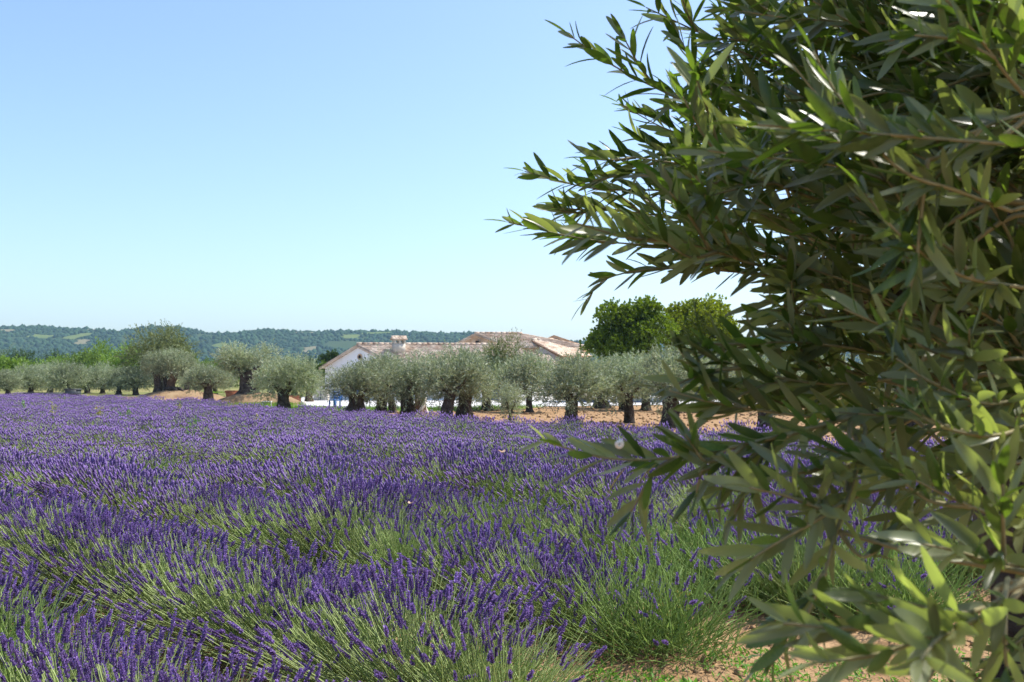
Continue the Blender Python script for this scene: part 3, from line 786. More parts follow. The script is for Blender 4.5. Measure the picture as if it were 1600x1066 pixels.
# ------------------------------------------------------------------ small things around the terrace
def small_things():
    # low white table
    g = ground(417, 638.5); t = empty('white_table', (*g[:2], 0.0), 0.2, 'small low white table standing at the foot of the earth bank', 'table')
    k = g[1] / F
    mb = MB(); box(mb, -.27, .27, -.2, .2, .36, .40); link('table_top', mb.mesh('table_top', M['white']), t)
    for sx in (-.22, .22):
        for sy in (-.15, .15):
            mb = MB(); box(mb, sx - .025, sx + .025, sy - .025, sy + .025, 0, .36); link('leg', mb.mesh('leg', M['white']), t)
    # blue chair
    g = ground(523, 640); t = empty('blue_chair', (*g[:2], 0.036), -0.5, 'blue wooden chair standing at the terrace edge', 'chair')
    mb = MB(); box(mb, -.23, .23, -.22, .22, .43, .47); link('seat', mb.mesh('seat', M['blue']), t)
    for sx in (-.2, .2):
        for sy, h in ((-.19, .43), (.19, .95)):
            mb = MB(); box(mb, sx - .03, sx + .03, sy - .03, sy + .03, 0, h); link('leg', mb.mesh('leg', M['blue']), t)
    for z in (.58, .72, .86):
        mb = MB(); box(mb, -.17, .17, .17, .2, z - .045, z + .045); link('back_slat', mb.mesh('back_slat', M['blue']), t)
    # blue garden bench behind
    g = ground(556, 627); t = empty('blue_bench', (*g[:2], 0.036), 0.1, 'long blue garden bench against the white house front', 'bench')
    mb = MB(); box(mb, -1.1, 1.1, -.25, .2, .40, .45); link('seat', mb.mesh('seat', M['blue']), t)
    for z in (.56, .70, .84):
        mb = MB(); box(mb, -1.1, 1.1, .2, .24, z - .05, z + .05); link('back_slat', mb.mesh('back_slat', M['blue']), t)
    for sx in (-1.0, 0, 1.0):
        mb = MB(); box(mb, sx - .04, sx + .04, -.22, .199, 0, .399); link('leg', mb.mesh('leg', M['blue']), t)
        mb = MB(); box(mb, sx - .03, sx + .03, .242, .28, 0, .88); link('back_post', mb.mesh('back_post', M['blue']), t)
    # terracotta planters
    for (px, py, w, h, d, z0, lb) in ((365, 620, .95, .48, MOUND3[1] + 1.4, 0.38, 'red clay trough on the bank left of the thick trunk'), (461, 629, .85, .46, 68.5, 0.0, 'square red clay planter between the lone olive and the terrace')):
        p = at(px, py, d); t = empty('clay_planter', (p[0], d, z0), 0.15, lb, 'planter')
        mb = MB(); n = 4
        V = [(-w * .42, -w * .28, 0), (w * .42, -w * .28, 0), (w * .42, w * .28, 0), (-w * .42, w * .28, 0), (-w / 2, -w * .34, h * .82), (w / 2, -w * .34, h * .82), (w / 2, w * .34, h * .82), (-w / 2, w * .34, h * .82)]
        mb.add(V, BOXF); link('body', mb.mesh('body', M['terracotta']), t)
        mb = MB(); box(mb, -w * .54, w * .54, -w * .38, w * .38, h * .823, h); link('rim', mb.mesh('rim', M['terracotta']), t)
        mb = MB(); box(mb, -w * .45, w * .45, -w * .3, w * .3, h + .003, h + .02); link('earth', mb.mesh('earth', M['soil']), t)
    # little stone at the turf edge
    g = ground(474, 634); mb = MB(); rng = np.random.default_rng(2)
    box(mb, -.14, .14, -.12, .12, 0, .2); V = mb.v[0]; V += rng.normal(0, .025, V.shape)
    o = mb.build('stone_block', M['pale_stone']); o.location = (g[0], g[1], .035); tag(o, 'small pale stone block on the terrace edge near the lone olive', 'stone')
    # low stone wall with white globe lamp
    p = at(502, 626, 72.5); t = empty('garden_wall', (p[0], 72.5, .03), -0.15, 'short pale stone garden wall left of the white gable', 'wall')
    mb = MB(); rng = np.random.default_rng(4)
    for r in range(5):
        x = -.55
        while x < .5:
            w = rng.uniform(.2, .36); m2 = MB(); dy = rng.uniform(0, .03)
            box(m2, x + .008, min(x + w, .55), -.17 - dy, .17 + dy, r * .165 + .004, (r + 1) * .165 - .006)
            link('stone', m2.mesh('stone', M['pale_stone']), t); x += w
    p2 = at(503, 605.5, 72.3)
    t = empty('globe_lamp', (p2[0], 71.9, .036), 0, 'white globe lamp on a short post by the garden wall', 'lamp')
    mb = MB(); tube(mb, [(0, 0, 0), (0, 0, p2[2] - .14)], [.035, .03], 8); link('post', mb.mesh('post', M['metal']), t)
    mb = MB(); n, m = 14, 8
    V = [(0.13 * math.sin(math.pi * j / m) * math.cos(2 * math.pi * k / n), 0.13 * math.sin(math.pi * j / m) * math.sin(2 * math.pi * k / n), p2[2] - .036 + 0.13 * math.cos(math.pi * j / m)) for j in range(m + 1) for k in range(n)]
    Q = [[j * n + k, (j + 1) * n + k, (j + 1) * n + (k + 1) % n, j * n + (k + 1) % n] for j in range(m) for k in range(n)]
    mb.add(V, np.array(Q)); link('globe', mb.mesh('globe', M['globe'], True), t)
    # twisted dead stump
    p = at(658, 655, 45.5); t = empty('dead_stump', (p[0], 45.5, 0), 0, 'pale twisted dead olive stump right of the straight trunk', 'stump')
    link('trunk', trunk_mesh('trunk', M['bark_brown'], 77, 1.0, .42, .2, .1, 2, .25, .35, (-.15, 0)), t)
    mb = MB()
    for s in (0, 2.1, 4.2):
        pts = [(0.24 * math.cos(s + 3 * u) * (1 - .4 * u), 0.24 * math.sin(s + 3 * u) * (1 - .4 * u), u * 1.15) for u in np.linspace(0, 1, 10)]
        tube(mb, pts, np.linspace(.12, .05, 10), 7)
    link('strand', mb.mesh('strand', M['pale_stone'], True), t)
    # blue grey low walls on the far side of the terrace, seen between trunks
    for (x0, x1, py, lb) in ((955, 1040, 630, 'low blue grey kerb wall seen between the right-hand trunks'), (905, 940, 629, 'short blue grey kerb wall right of the wide olive'), (745, 758, 629, 'tiny blue grey kerb wall behind the twin olives')):
        a, b = ground(x0, py), ground(x1, py)
        mb = MB(); box(mb, a[0], b[0], a[1], a[1] + .35, 0.036, .26)
        box(mb, a[0] - .03, b[0] + .03, a[1] - .03, a[1] + .38, .262, .32)
        tag(mb.build('kerb_wall', M['blue_grey']), lb, 'wall')
    # grey box and dark low wall by the grove
    p = at(114, 617, 88.0); t = empty('utility_box', (p[0], 88, 0), 0.1, 'dark grey box with flat lid at the field edge below the grove', 'box')
    mb = MB(); box(mb, -.56, .56, -.4, .4, 0, .60); link('body', mb.mesh('body', M['metal']), t)
    mb = MB(); box(mb, -.64, .64, -.46, .46, .603, .70); link('lid', mb.mesh('lid', M['metal']), t)
    a, b = at(40, 616, 88.5), at(102, 616, 88.0)
    mb = MB(); box(mb, a[0], b[0], 88.0, 88.3, 0, .33)
    box(mb, a[0], b[0], 87.97, 88.33, .333, .38)
    tag(mb.build('low_wall', M['metal']), 'long dark low wall left of the grey box', 'wall')
small_things()

# ------------------------------------------------------------------ lavender
def spike_near(mb, p, d, L, rng, r=0.0115):
    d, a, b = frame_from(d)
    nw = 7
    ts = np.concatenate([[0.0], np.linspace(0.22, 1.0, nw - 1)])
    shade = rng.uniform(0.72, 1.25)
    P, D, ln, co = [], [], [], []
    for i, t in enumerate(ts):
        k = 7 if i < nw - 1 else 4
        rr = r * (0.9 if i == 0 else 1.12 - 0.45 * t) * rng.uniform(0.85, 1.15)
        an = rng.uniform(0, 6.28) + np.arange(k) * 2 * np.pi / k + rng.normal(0, .2, k)
        out = np.cos(an)[:, None] * a + np.sin(an)[:, None] * b
        P.append(p + d * L * t + out * 0.001)
        D.append(out * 0.85 + d * rng.uniform(0.45, 0.95, (k, 1)))
        ln.append(rr * rng.uniform(1.0, 1.35, k)); co.append(shade * rng.uniform(0.62, 1.5, k))
    P = np.concatenate(P); D = np.concatenate(D); D /= np.linalg.norm(D, axis=1)[:, None]; ln = np.concatenate(ln)
    V, T = leaf_quads(P, D, ln, ln * 0.85, rng, 0.3)
    mb.add(V, T, np.repeat(np.concatenate(co), 4))
    tube(mb, [p - d * L * .05, p + d * L * .6, p + d * L * 1.04], [.0045, .0048, .0015], 4, shade * 0.75, cap=False)

def spike_mid(mb, p, d, L, rng, r=0.0125):
    d, a, b = frame_from(d)
    shade = rng.uniform(0.75, 1.25)
    ts = [0, .12, .2, .3, .48, .6, .8, 1.0]; rs = [.5, 1.0, .55, 1.05, .8, 1.0, .7, .15]
    V = []; c = []
    ph = rng.uniform(0, 6)
    for t, q in zip(ts, rs):
        for k in range(4):
            an = ph + k * np.pi / 2 + t * 3
            V.append(p + d * L * t + r * q * rng.uniform(.8, 1.2) * (math.cos(an) * a + math.sin(an) * b)); c.append(shade * rng.uniform(.7, 1.35))
    Q = [[j * 4 + k, j * 4 + (k + 1) % 4, (j + 1) * 4 + (k + 1) % 4, (j + 1) * 4 + k] for j in range(len(ts) - 1) for k in range(4)]
    mb.add(V, np.array(Q), np.array(c))

def spike_far(mb, p, d, L, rng, r=0.0125):
    d, a, b = frame_from(d)
    s = rng.uniform(.75, 1.25)
    V = [p, p + d * L * .35 + a * r, p + d * L * .35 - a * r * .5 + b * r * .87, p + d * L * .35 - a * r * .5 - b * r * .87, p + d * L]
    mb.add(V, np.array([[0, 2, 1], [0, 3, 2], [0, 1, 3], [1, 2, 4], [2, 3, 4], [3, 1, 4]]), np.array([.85, 1, 1, 1, 1.2]) * s)

def lavender_meshes(seed, lod, n, flower=0.92, size=1.0, green=False):
    rng = np.random.default_rng(seed)
    stems, spikes, leaves = MB(), MB(), MB()
    for i in range(n):
        az = rng.uniform(0, 2 * math.pi)
        th = math.radians(80) * rng.random() ** 0.62
        h = np.array([math.cos(az) * 0.72, math.sin(az), 0])
        base = np.array([rng.normal(0, .17 if green else .11), rng.normal(0, .15 if green else .07), 0.03])
        L = size * (rng.uniform(.24, .60) if green else rng.uniform(.40, .60)) * (1.0 + 0.16 * math.sin(th))
        th0, th1 = th * 0.92, th * rng.uniform(0.66, 0.95)
        d0 = h * math.sin(th0) + np.array([0, 0, math.cos(th0)]); d0 /= np.linalg.norm(d0)
        d1 = h * math.sin(th1) + np.array([0, 0, math.cos(th1)]) + rng.normal(0, .20 if green else .09, 3); d1 /= np.linalg.norm(d1)
        st = base + d0 * L * 0.18
        mid = base + d0 * L * 0.55
        end = mid + (d0 * .4 + d1 * .6) * L * 0.45
        if end[2] < .06: end[2] = .06
        tn = rng.uniform(.75, 1.3)
        w = .0023 if lod == 0 else (.0026 if lod == 1 else .0036)
        tube(stems, [st, mid, end], [w, w, w * .8], 3, tn, cap=False)
        if rng.random() < flower * (1.30 - .62 * th / 1.4):
            SL = rng.uniform(.045, .09) * (0.9 + .1 * size)
            (spike_near, spike_mid, spike_far)[lod](spikes, end, d1, SL, rng)
    # narrow leaves of the cushion
    m = (1000, 760, 360)[lod]
    az = rng.uniform(0, 2 * np.pi, m); th = math.radians(88) * rng.random(m) ** 0.55
    D = np.stack([np.cos(az) * np.sin(th) * .75, np.sin(az) * np.sin(th), np.cos(th)], 1)
    rr = size * rng.uniform(.12, .47, m)
    P = D * rr[:, None] + np.stack([rng.normal(0, .09, m), rng.normal(0, .05, m), np.full(m, .02)], 1)
    D2 = D + rng.normal(0, .28, (m, 3)); D2[:, 2] += .25; D2 /= np.linalg.norm(D2, axis=1)[:, None]
    ln = rng.uniform(.045, .11, m) * (1 if lod < 2 else 1.4)
    V, T = leaf_quads(P, D2, ln, ln * .10 + .002 * lod, rng)
    leaves.add(V, T, np.repeat(rng.uniform(.7, 1.3, m), 4))
    return (leaves.mesh('leaves', M['lav_leaf']), stems.mesh('stems', M['lav_green' if green else 'lav_stem']), spikes.mesh('flower_spikes', M['lav_spike']))

NEAR = [lavender_meshes(100 + i, 0, 430, flower=(.62, .54, .66, .40, .58, .48)[i], size=(1, 1.04, .96, .98, 1.06, .92)[i]) for i in range(6)]
NEAR_G = [lavender_meshes(120 + i, 0, 620, flower=0.10, size=.98, green=True) for i in range(2)]
NEAR_S = [lavender_meshes(130 + i, 0, 520, flower=(.24, .32, .18)[i], size=(1.05, 1, 1.1)[i]) for i in range(3)]
MID = [lavender_meshes(140 + i, 1, 400, flower=(.74, .64, .78, .46, .70)[i], size=(1, 1.04, .96, .98, 1.06)[i]) for i in range(5)]
MID_G = [lavender_meshes(150 + i, 1, 400, flower=0.12, size=.98, green=True) for i in range(2)]
FAR = [lavender_meshes(160 + i, 2, 330, flower=(.95, .86, .98, .74)[i]) for i in range(4)]

ROW_A = math.radians(-45)
rrow = random.Random(8)
ROWS = [(2.45, -1.1), (4.5, -0.2), (6.9, 0.85), (9.2, 2.5), (12.0, 3.85), (14.5, 5.2), (17.0, 6.5), (19.5, 7.8), (22.0, 9.1), (24.5, 10.4), (27.0, -4.0), (29.5, -12.0), (32.0, -13.5)]
def ordinal(n):
    ones = ['', 'first', 'second', 'third', 'fourth', 'fifth', 'sixth', 'seventh', 'eighth', 'ninth', 'tenth', 'eleventh', 'twelfth', 'thirteenth', 'fourteenth', 'fifteenth', 'sixteenth', 'seventeenth', 'eighteenth', 'nineteenth']
    tens = {2: 'twent', 3: 'thirt', 4: 'fort', 5: 'fift', 6: 'sixt', 7: 'sevent', 8: 'eight'}
    if n < 20: return ones[n]
    return tens[n // 10] + ('ieth' if n % 10 == 0 else 'y-' + ones[n % 10])
ORD = ['front', 'second', 'third', 'fourth', 'fifth', 'sixth', 'seventh', 'eighth', 'ninth', 'tenth', 'eleventh', 'twelfth', 'last']
plants = []
for ri, (s, xe) in enumerate(ROWS):
    x = xe; first = True; num = 0
    while True:
        y = s - x
        if x < -0.62 * y - 2.0 or y > 75: break
        jx, jy = rrow.gauss(0, .05), rrow.gauss(0, .05)
        num += 1
        plants.append(dict(num=num, row=ri, x=x + jx, y=y + jy, end=first, size=rrow.uniform(.86, 1.14) * (1 + .06 * math.sin(x * 1.9 + ri * 2)), rot=ROW_A + rrow.gauss(0, .25) + (math.pi if rrow.random() < .5 else 0), r=rrow.random()))
        first = False
        x -= 0.47 / math.sqrt(2) * rrow.uniform(.88, 1.12)

# plants with more green than flowers, read off the photograph: (px, py) of the patch
GREEN = [(440, 845), (895, 800), (1330, 920), (700, 890), (960, 960), (280, 735), (1010, 875), (460, 740), (790, 790), (1130, 880)]
def proj(x, y, z):
    v = np.array([x, y, z - CAM_Z]); yy = v[1] * CP + v[2] * SP; zz = -v[1] * SP + v[2] * CP
    return 800 + F * v[0] / yy, 533 - F * zz / yy
GLAB = {0: 'green lavender plant with few flowers in the hollow left of centre', 1: 'green low lavender plant with dark gap beneath, in mid field right of centre', 2: 'bright green grassy lavender plant behind the hanging olive twig',
        3: 'green sparse lavender plant just left of the soil-edge plant', 4: 'big green lavender plant at the soil edge with dark bare base', 5: 'pale green lavender plant far left in the mid field', 6: 'half-green lavender plant in front of the soil patch',
        7: 'pale green lavender plant in the middle distance left of centre', 8: 'green lavender plant beside the low one with a dark gap', 9: 'green lavender plant at the row end above the bare soil'}
for gi, (gx, gy) in enumerate(GREEN):
    best = min((p for p in plants if 'green' not in p), key=lambda p: (lambda q: (q[0] - gx) ** 2 + 3 * (q[1] - gy) ** 2)(proj(p['x'], p['y'], .32)))
    best['green'] = gi
for p in plants:
    q = proj(p['x'], p['y'], .35)
    p['d'] = math.hypot(p['x'], p['y'])
    p['in'] = -60 < q[0] < 1660 and q[1] < 1500 or p['d'] < 7.5
ranked = sorted([p for p in plants if p['in'] and p['y'] > 1.2], key=lambda p: p['d'])
single = ranked[:298]
for p in single: p['single'] = True
src = {}
for p in single:
    z = 0.0
    green = p.get('green') is not None or (p['r'] < 0.04 + .12 * max(0, math.sin(p['x'] * 1.3 + p['y'] * .7 + 1.0)) ** 2)
    if p['d'] < 10.5: ms = NEAR_G if green else (NEAR_S if (p['r'] * 53) % 1 < (.66 if p['row'] < 2 else .28) else NEAR)
    elif p['d'] < 15.5: ms = (MID_G if green else MID)
    else: ms = FAR
    v = int(p['r'] * 977) % len(ms)
    row = ORD[p['row']]
    if 'green' in p: lb, gp = GLAB[p['green']], 'lavender plants showing more green than flowers'
    elif green: lb, gp = 'sparsely flowering green lavender plant, %s from the right end of the %s row' % (ordinal(p['num']), row), 'sparse lavender plants of the %s row' % row
    elif p['end'] and p['d'] < 14: lb, gp = 'purple lavender plant at the right-hand end of the %s row from the camera' % row, 'lavender plants at the row ends'
    else: lb, gp = 'purple lavender plant, %s from the right end of the %s row' % (ordinal(p['num']), row), 'lavender plants of the %s row' % row
    t = empty('lavender_plant', (p['x'], p['y'], z), p['rot'], lb, 'lavender', gp)
    s = p['size'] * (1.06 if p.get('green') == 4 else 1.04 if 'green' in p else 1.0); t.scale = (s, s * 1.03, s * (0.92 + .16 * ((p['r'] * 31) % 1)))
    parts = [tag(link(nm, me, t), kind='stuff') for nm, me in zip(('leaves', 'stems', 'flower_spikes'), ms[v])]
    if ms is FAR and v not in src: src[v] = parts

rest = [p for p in plants if not p.get('single')]
def lavender_mass(rest):
    ng = bpy.data.node_groups.new('lavender_rows', 'GeometryNodeTree')
    ng.interface.new_socket('Geometry', in_out='INPUT', socket_type='NodeSocketGeometry')
    ng.interface.new_socket('Geometry', in_out='OUTPUT', socket_type='NodeSocketGeometry')
    N, L = ng.nodes, ng.links
    gi, go = N.new('NodeGroupInput'), N.new('NodeGroupOutput')
    join = N.new('GeometryNodeJoinGeometry')
    def named(nm, typ):
        n = N.new('GeometryNodeInputNamedAttribute'); n.data_type = typ; n.inputs['Name'].default_value = nm
        return n.outputs['Attribute']
    keys = sorted(src)
    rotc = N.new('ShaderNodeCombineXYZ'); L.new(named('turn', 'FLOAT'), rotc.inputs['Z'])
    for ki, k in enumerate(keys):
        jj = N.new('GeometryNodeJoinGeometry')
        for part in src[k]:
            oi = N.new('GeometryNodeObjectInfo'); oi.transform_space = 'ORIGINAL'; oi.inputs['Object'].default_value = part
            L.new(oi.outputs['Geometry'], jj.inputs[0])
        gt = N.new('GeometryNodeGeometryToInstance'); L.new(jj.outputs[0], gt.inputs[0])
        cmp_ = N.new('FunctionNodeCompare'); cmp_.data_type = 'INT'; cmp_.operation = 'EQUAL'
        isk = [s for s in cmp_.inputs if s.type == 'INT']
        L.new(named('pick', 'INT'), isk[0]); isk[1].default_value = ki
        ip = N.new('GeometryNodeInstanceOnPoints')
        L.new(gi.outputs[0], ip.inputs['Points']); L.new(cmp_.outputs[0], ip.inputs['Selection']); L.new(gt.outputs[0], ip.inputs['Instance'])
        L.new(rotc.outputs[0], ip.inputs['Rotation']); L.new(named('size', 'FLOAT'), ip.inputs['Scale'])
        L.new(ip.outputs[0], join.inputs[0])
    L.new(join.outputs[0], go.inputs[0])
    me = bpy.data.meshes.new('lavender_rows')
    me.from_pydata([(p['x'], p['y'], 0) for p in rest], [], [])
    for nm, typ, vals in (('turn', 'FLOAT', [p['rot'] for p in rest]), ('size', 'FLOAT', [p['size'] for p in rest]), ('pick', 'INT', [int(p['r'] * 977) % len(keys) for p in rest])):
        a = me.attributes.new(nm, typ, 'POINT'); a.data.foreach_set('value', vals)
    o = link('lavender_rows', me)
    md = o.modifiers.new('rows', 'NODES'); md.node_group = ng
    tag(o, 'far lavender rows merging into one purple band before the olives', 'lavender', kind='stuff')
lavender_mass(rest)

# tall weeds standing in the lavender
def weed(px, py, Y, h, seed, label, dry=False, leafy=16, ls=1.0):
    rng = np.random.default_rng(seed)
    p = at(px, py, Y)
    t = empty('weed_plant', (p[0], Y, 0), 0, label, 'weed', 'weeds in the lavender')
    mb, ml = MB(), MB()
    for s in range(3):
        e = np.array([rng.normal(0, .06), rng.normal(0, .06), h * rng.uniform(.75, 1)])
        pts = bez([(0, 0, 0), e * [.3, .3, .5], e], 4); tube(mb, pts, np.linspace(.006, .003, len(pts)), 4)
        k = leafy
        tt = rng.uniform(.35, 1, k); P = np.stack([np.interp(tt, np.linspace(0, 1, len(pts)), pts[:, i]) for i in range(3)], 1)
        D = rng.normal(0, 1, (k, 3)); D[:, 2] = np.abs(D[:, 2]) * .7 + .2; D /= np.linalg.norm(D, axis=1)[:, None]
        V, T = leaf_quads(P, D, rng.uniform(.06, .13, k) * ls, .03 * ls, rng); ml.add(V, T, np.repeat(rng.uniform(.7, 1.3, k), 4))
    link('stem', mb.mesh('stem', M['weed']), t); link('leaves', ml.mesh('leaves', M['weed_dry' if dry else 'weed']), t)
for i, (px, py, Y, h, dry, lb) in enumerate([
        (297, 690, 21, .85, 0, 'tall dark green weed standing above the lavender below the tall thick olive'), (84, 668, 29, 1.0, 1, 'yellowish weed in the lavender at left below the grove'), (155, 668, 27, 1.0, 1, 'pale yellow weed sticking out of the lavender, third from left'),
        (198, 668, 28, .95, 0, 'thin weed in the lavender below the left earth bank'), (278, 662, 33, 1.0, 1, 'broad pale weed in the far lavender right of the left bank'), (402, 680, 24, .85, 1, 'faint weed in the lavender below the white table'),
        (454, 668, 26, .85, 0, 'green weed in the lavender below the lone round olive'), (38, 650, 36, 1.0, 0, 'weed in the lavender at far left near the dark wall'), (20, 775, 9.6, .66, 0, 'dark green weed at the left edge of the near lavender')]):
    weed(px, py, Y, h, 60 + i, lb, bool(dry), ls=1.0 if Y > 15 else .4)

# ------------------------------------------------------------------ bare soil: clods and weeds at lower right
def in_lavender(x, y):
    """true inside a row of the field (with its skirt)"""
    for s, xe in ROWS:
        if abs(x + y - s) < .62 and x < xe + .35: return True
    return False
def soil_details():
    rng = np.random.default_rng(21)
    ico = np.array([[0, 0, 1], [.89, 0, .45], [.28, .85, .45], [-.72, .53, .45], [-.72, -.53, .45], [.28, -.85, .45], [.72, .53, -.45], [-.28, .85, -.45], [-.89, 0, -.45], [-.28, -.85, -.45], [.72, -.53, -.45], [0, 0, -1]])
    IT = np.array([[0, 1, 2], [0, 2, 3], [0, 3, 4], [0, 4, 5], [0, 5, 1], [1, 6, 2], [2, 7, 3], [3, 8, 4], [4, 9, 5], [5, 10, 1], [6, 7, 2], [7, 8, 3], [8, 9, 4], [9, 10, 5], [10, 6, 1], [11, 7, 6], [11, 8, 7], [11, 9, 8], [11, 10, 9], [11, 6, 10]])
    mb = MB(); V, T, cc = [], [], []; n = 0
    for i in range(16000):
        if i < 11000: x, y = rng.uniform(-.6, 6.5), rng.uniform(3.6, 9.5)
        else:
            x, y = rng.uniform(-12, 16), rng.uniform(14, 54)
            if not 28 < x + y < 58: continue
        if y <= 9.5 and x + y > 24: continue
        r = min(.035, .004 + abs(rng.exponential(.006))) if y < 9.5 else min(.12, .02 + rng.exponential(.025))
        j = ico * (1 + rng.normal(0, .3, (12, 1))) * [r, r * rng.uniform(.7, 1.2), r * rng.uniform(.5, .9)]
        a = rng.uniform(0, 6.28); ca, sa = math.cos(a), math.sin(a)
        j = np.stack([j[:, 0] * ca - j[:, 1] * sa, j[:, 0] * sa + j[:, 1] * ca, j[:, 2]], 1)
        V.append(j + [x, y, r * .25 + (.045 if y < 9.5 else 0)]); T.append(IT + n); n += 12; cc.append(np.full(12, rng.uniform(.75, 1.2)))
    mb.add(np.concatenate(V), np.concatenate(T), np.concatenate(cc))
    tag(mb.build('soil_clods', M['clod']), 'crumbly orange clods of bare earth', kind='stuff')
    # crumbled, uneven surface of the bare strip
    xs = np.arange(-1.6, 7.0, .025); ys = np.arange(4.2, 10.0, .025); X, Y = np.meshgrid(xs, ys)
    Z = np.zeros_like(X)
    for f, am in ((2.0, .03), (5, .018), (11, .012), (23, .008), (41, .005)):
        gx, gy = int(8.6 * f) + 2, int(5.8 * f) + 2; g = rng.random((gy + 1, gx + 1))
        u = (X - xs[0]) / 8.6 * (gx - 1); v = (Y - ys[0]) / 5.8 * (gy - 1); iu = u.astype(int); iv = v.astype(int); fu = u - iu; fv = v - iv
        fu = fu * fu * (3 - 2 * fu); fv = fv * fv * (3 - 2 * fv)
        n = (g[iv, iu] * (1 - fu) + g[iv, iu + 1] * fu) * (1 - fv) + (g[iv + 1, iu] * (1 - fu) + g[iv + 1, iu + 1] * fu) * fv
        Z += am * (np.abs(n - .5) * 2 if f > 4 else n)
    edge = np.minimum.reduce([X - xs[0], xs[-1] - X, Y - ys[0], ys[-1] - Y]); Z = Z * np.clip(edge / .4, 0, 1) + np.where(edge < .03, -.05, .022)
    i = np.arange(X.size).reshape(X.shape)
    mp = MB(); mp.add(np.stack([X, Y, Z], -1).reshape(-1, 3), np.stack([i[:-1, :-1], i[:-1, 1:], i[1:, 1:], i[1:, :-1]], -1).reshape(-1, 4))
    tag(mp.build('bare_soil', M['soil'], smooth=True), 'crumbly bare orange soil at the right end of the rows', kind='structure')
    # low green weeds in patches
    mb = MB()
    for i in range(520):
        cx, cy = [(1.0, 5.35), (1.55, 5.7), (2.9, 5.5), (3.2, 6.2), (2.2, 5.2), (4.4, 7.6), (.75, 5.5), (3.6, 5.4), (1.2, 5.1)][rng.integers(9)]
        x, y = cx + rng.normal(0, .33), cy + rng.normal(0, .22)
        if in_lavender(x, y) and rng.random() < .8: continue
        k = rng.integers(8, 20); sz = rng.uniform(.5, 1.2)
        P = np.stack([x + rng.normal(0, .03, k), y + rng.normal(0, .03, k), rng.uniform(.04, .04 + .07 * sz, k)], 1)
        D = rng.normal(0, 1, (k, 3)); D[:, 2] = np.abs(D[:, 2]) * .8 + .15; D /= np.linalg.norm(D, axis=1)[:, None]
        V, T = leaf_quads(P, D, rng.uniform(.02, .06, k) * sz, rng.uniform(.008, .018, k) * sz, rng)
        mb.add(V, T, np.repeat(rng.uniform(.7, 1.4, k), 4))
    for i in range(1800):
        x, y = rng.uniform(.2, 5.5), rng.uniform(4.6, 9)
        if (math.sin(x * 2.1 + 1) + math.sin(y * 2.7 + x)) < .2: continue
        k = 4
        P = np.stack([x + rng.normal(0, .01, k), y + rng.normal(0, .01, k), np.full(k, .04)], 1)
        D = rng.normal(0, .5, (k, 3)); D[:, 2] = 1; D /= np.linalg.norm(D, axis=1)[:, None]
        V, T = leaf_quads(P, D, rng.uniform(.03, .09, k), .005, rng); mb.add(V, T, np.repeat(rng.uniform(.8, 1.5, k), 4))
    tag(mb.build('ground_weeds', M['weed']), 'low green weeds and grass scattered over the bare soil', kind='stuff')
    # upright leafy weed on the soil
    p = ground(1062, 1030)
    t = empty('leafy_weed', (p[0], p[1], 0), 0, 'upright leafy weed with yellowish top on the soil by the big green plant', 'weed')
    a, b, c = MB(), MB(), MB()
    for s in range(7):
        e = np.array([rng.normal(0, .09), rng.normal(0, .06), rng.uniform(.22, .42)])
        pts = bez([(0, 0, 0), e * [.4, .4, .5], e], 5); tube(a, pts, np.linspace(.004, .002, len(pts)), 4)
        k = 26; tt = rng.uniform(.2, 1, k); P = np.stack([np.interp(tt, np.linspace(0, 1, len(pts)), pts[:, i]) for i in range(3)], 1)
        D = rng.normal(0, 1, (k, 3)); D[:, 2] = np.abs(D[:, 2]) * .6 + .2; D /= np.linalg.norm(D, axis=1)[:, None]
        hi = tt > .72
        for mb2, sel in ((b, ~hi), (c, hi)):
            V, T = leaf_quads(P[sel], D[sel], rng.uniform(.025, .05, sel.sum()), .014, rng); mb2.add(V, T, np.repeat(rng.uniform(.7, 1.3, sel.sum()), 4))
    link('stems', a.mesh('stems', M['weed']), t); link('leaves', b.mesh('leaves', M['weed']), t); tag(link('yellow_tops', c.mesh('yellow_tops', M['weed_dry']), t), kind='stuff')
    # grass by the terrace and on the banks
    mb = MB(); n = 9000
    P = []
    while len(P) < n:
        u, v = rng.random(2)
        if len(P) < 6500:
            x = -14 + u * 16; y0 = np.interp(x, [-14, -9.2, -4.6, 0, 2], [50.8, 46.6, 48.5, 51.5, 57]); y = y0 + v * 7
            if y > np.interp(x, [-13.6, -9, -5, 2], [60.3, 56.3, 53.3, 57.3]): continue
            P.append((x, y, .03))
        elif len(P) < 8000:
            P.append((MOUND3[0] + rng.normal(.8, 1.1), MOUND3[1] - 2.3 + rng.normal(0, .5), .05))
        else:
            P.append((MOUND1[0] + rng.normal(1.8, 1.0), MOUND1[1] + rng.normal(.5, .6), .35))
    P = np.array(P); D = rng.normal(0, .35, (n, 3)); D[:, 2] = 1; D /= np.linalg.norm(D, axis=1)[:, None]
    V, T = leaf_quads(P, D, rng.uniform(.08, .26, n), .025, rng); mb.add(V, T, np.repeat(rng.uniform(.7, 1.5, n), 4))
    tag(mb.build('grass', M['blade']), 'rough green grass along the terrace and earth banks', kind='stuff')
soil_details()

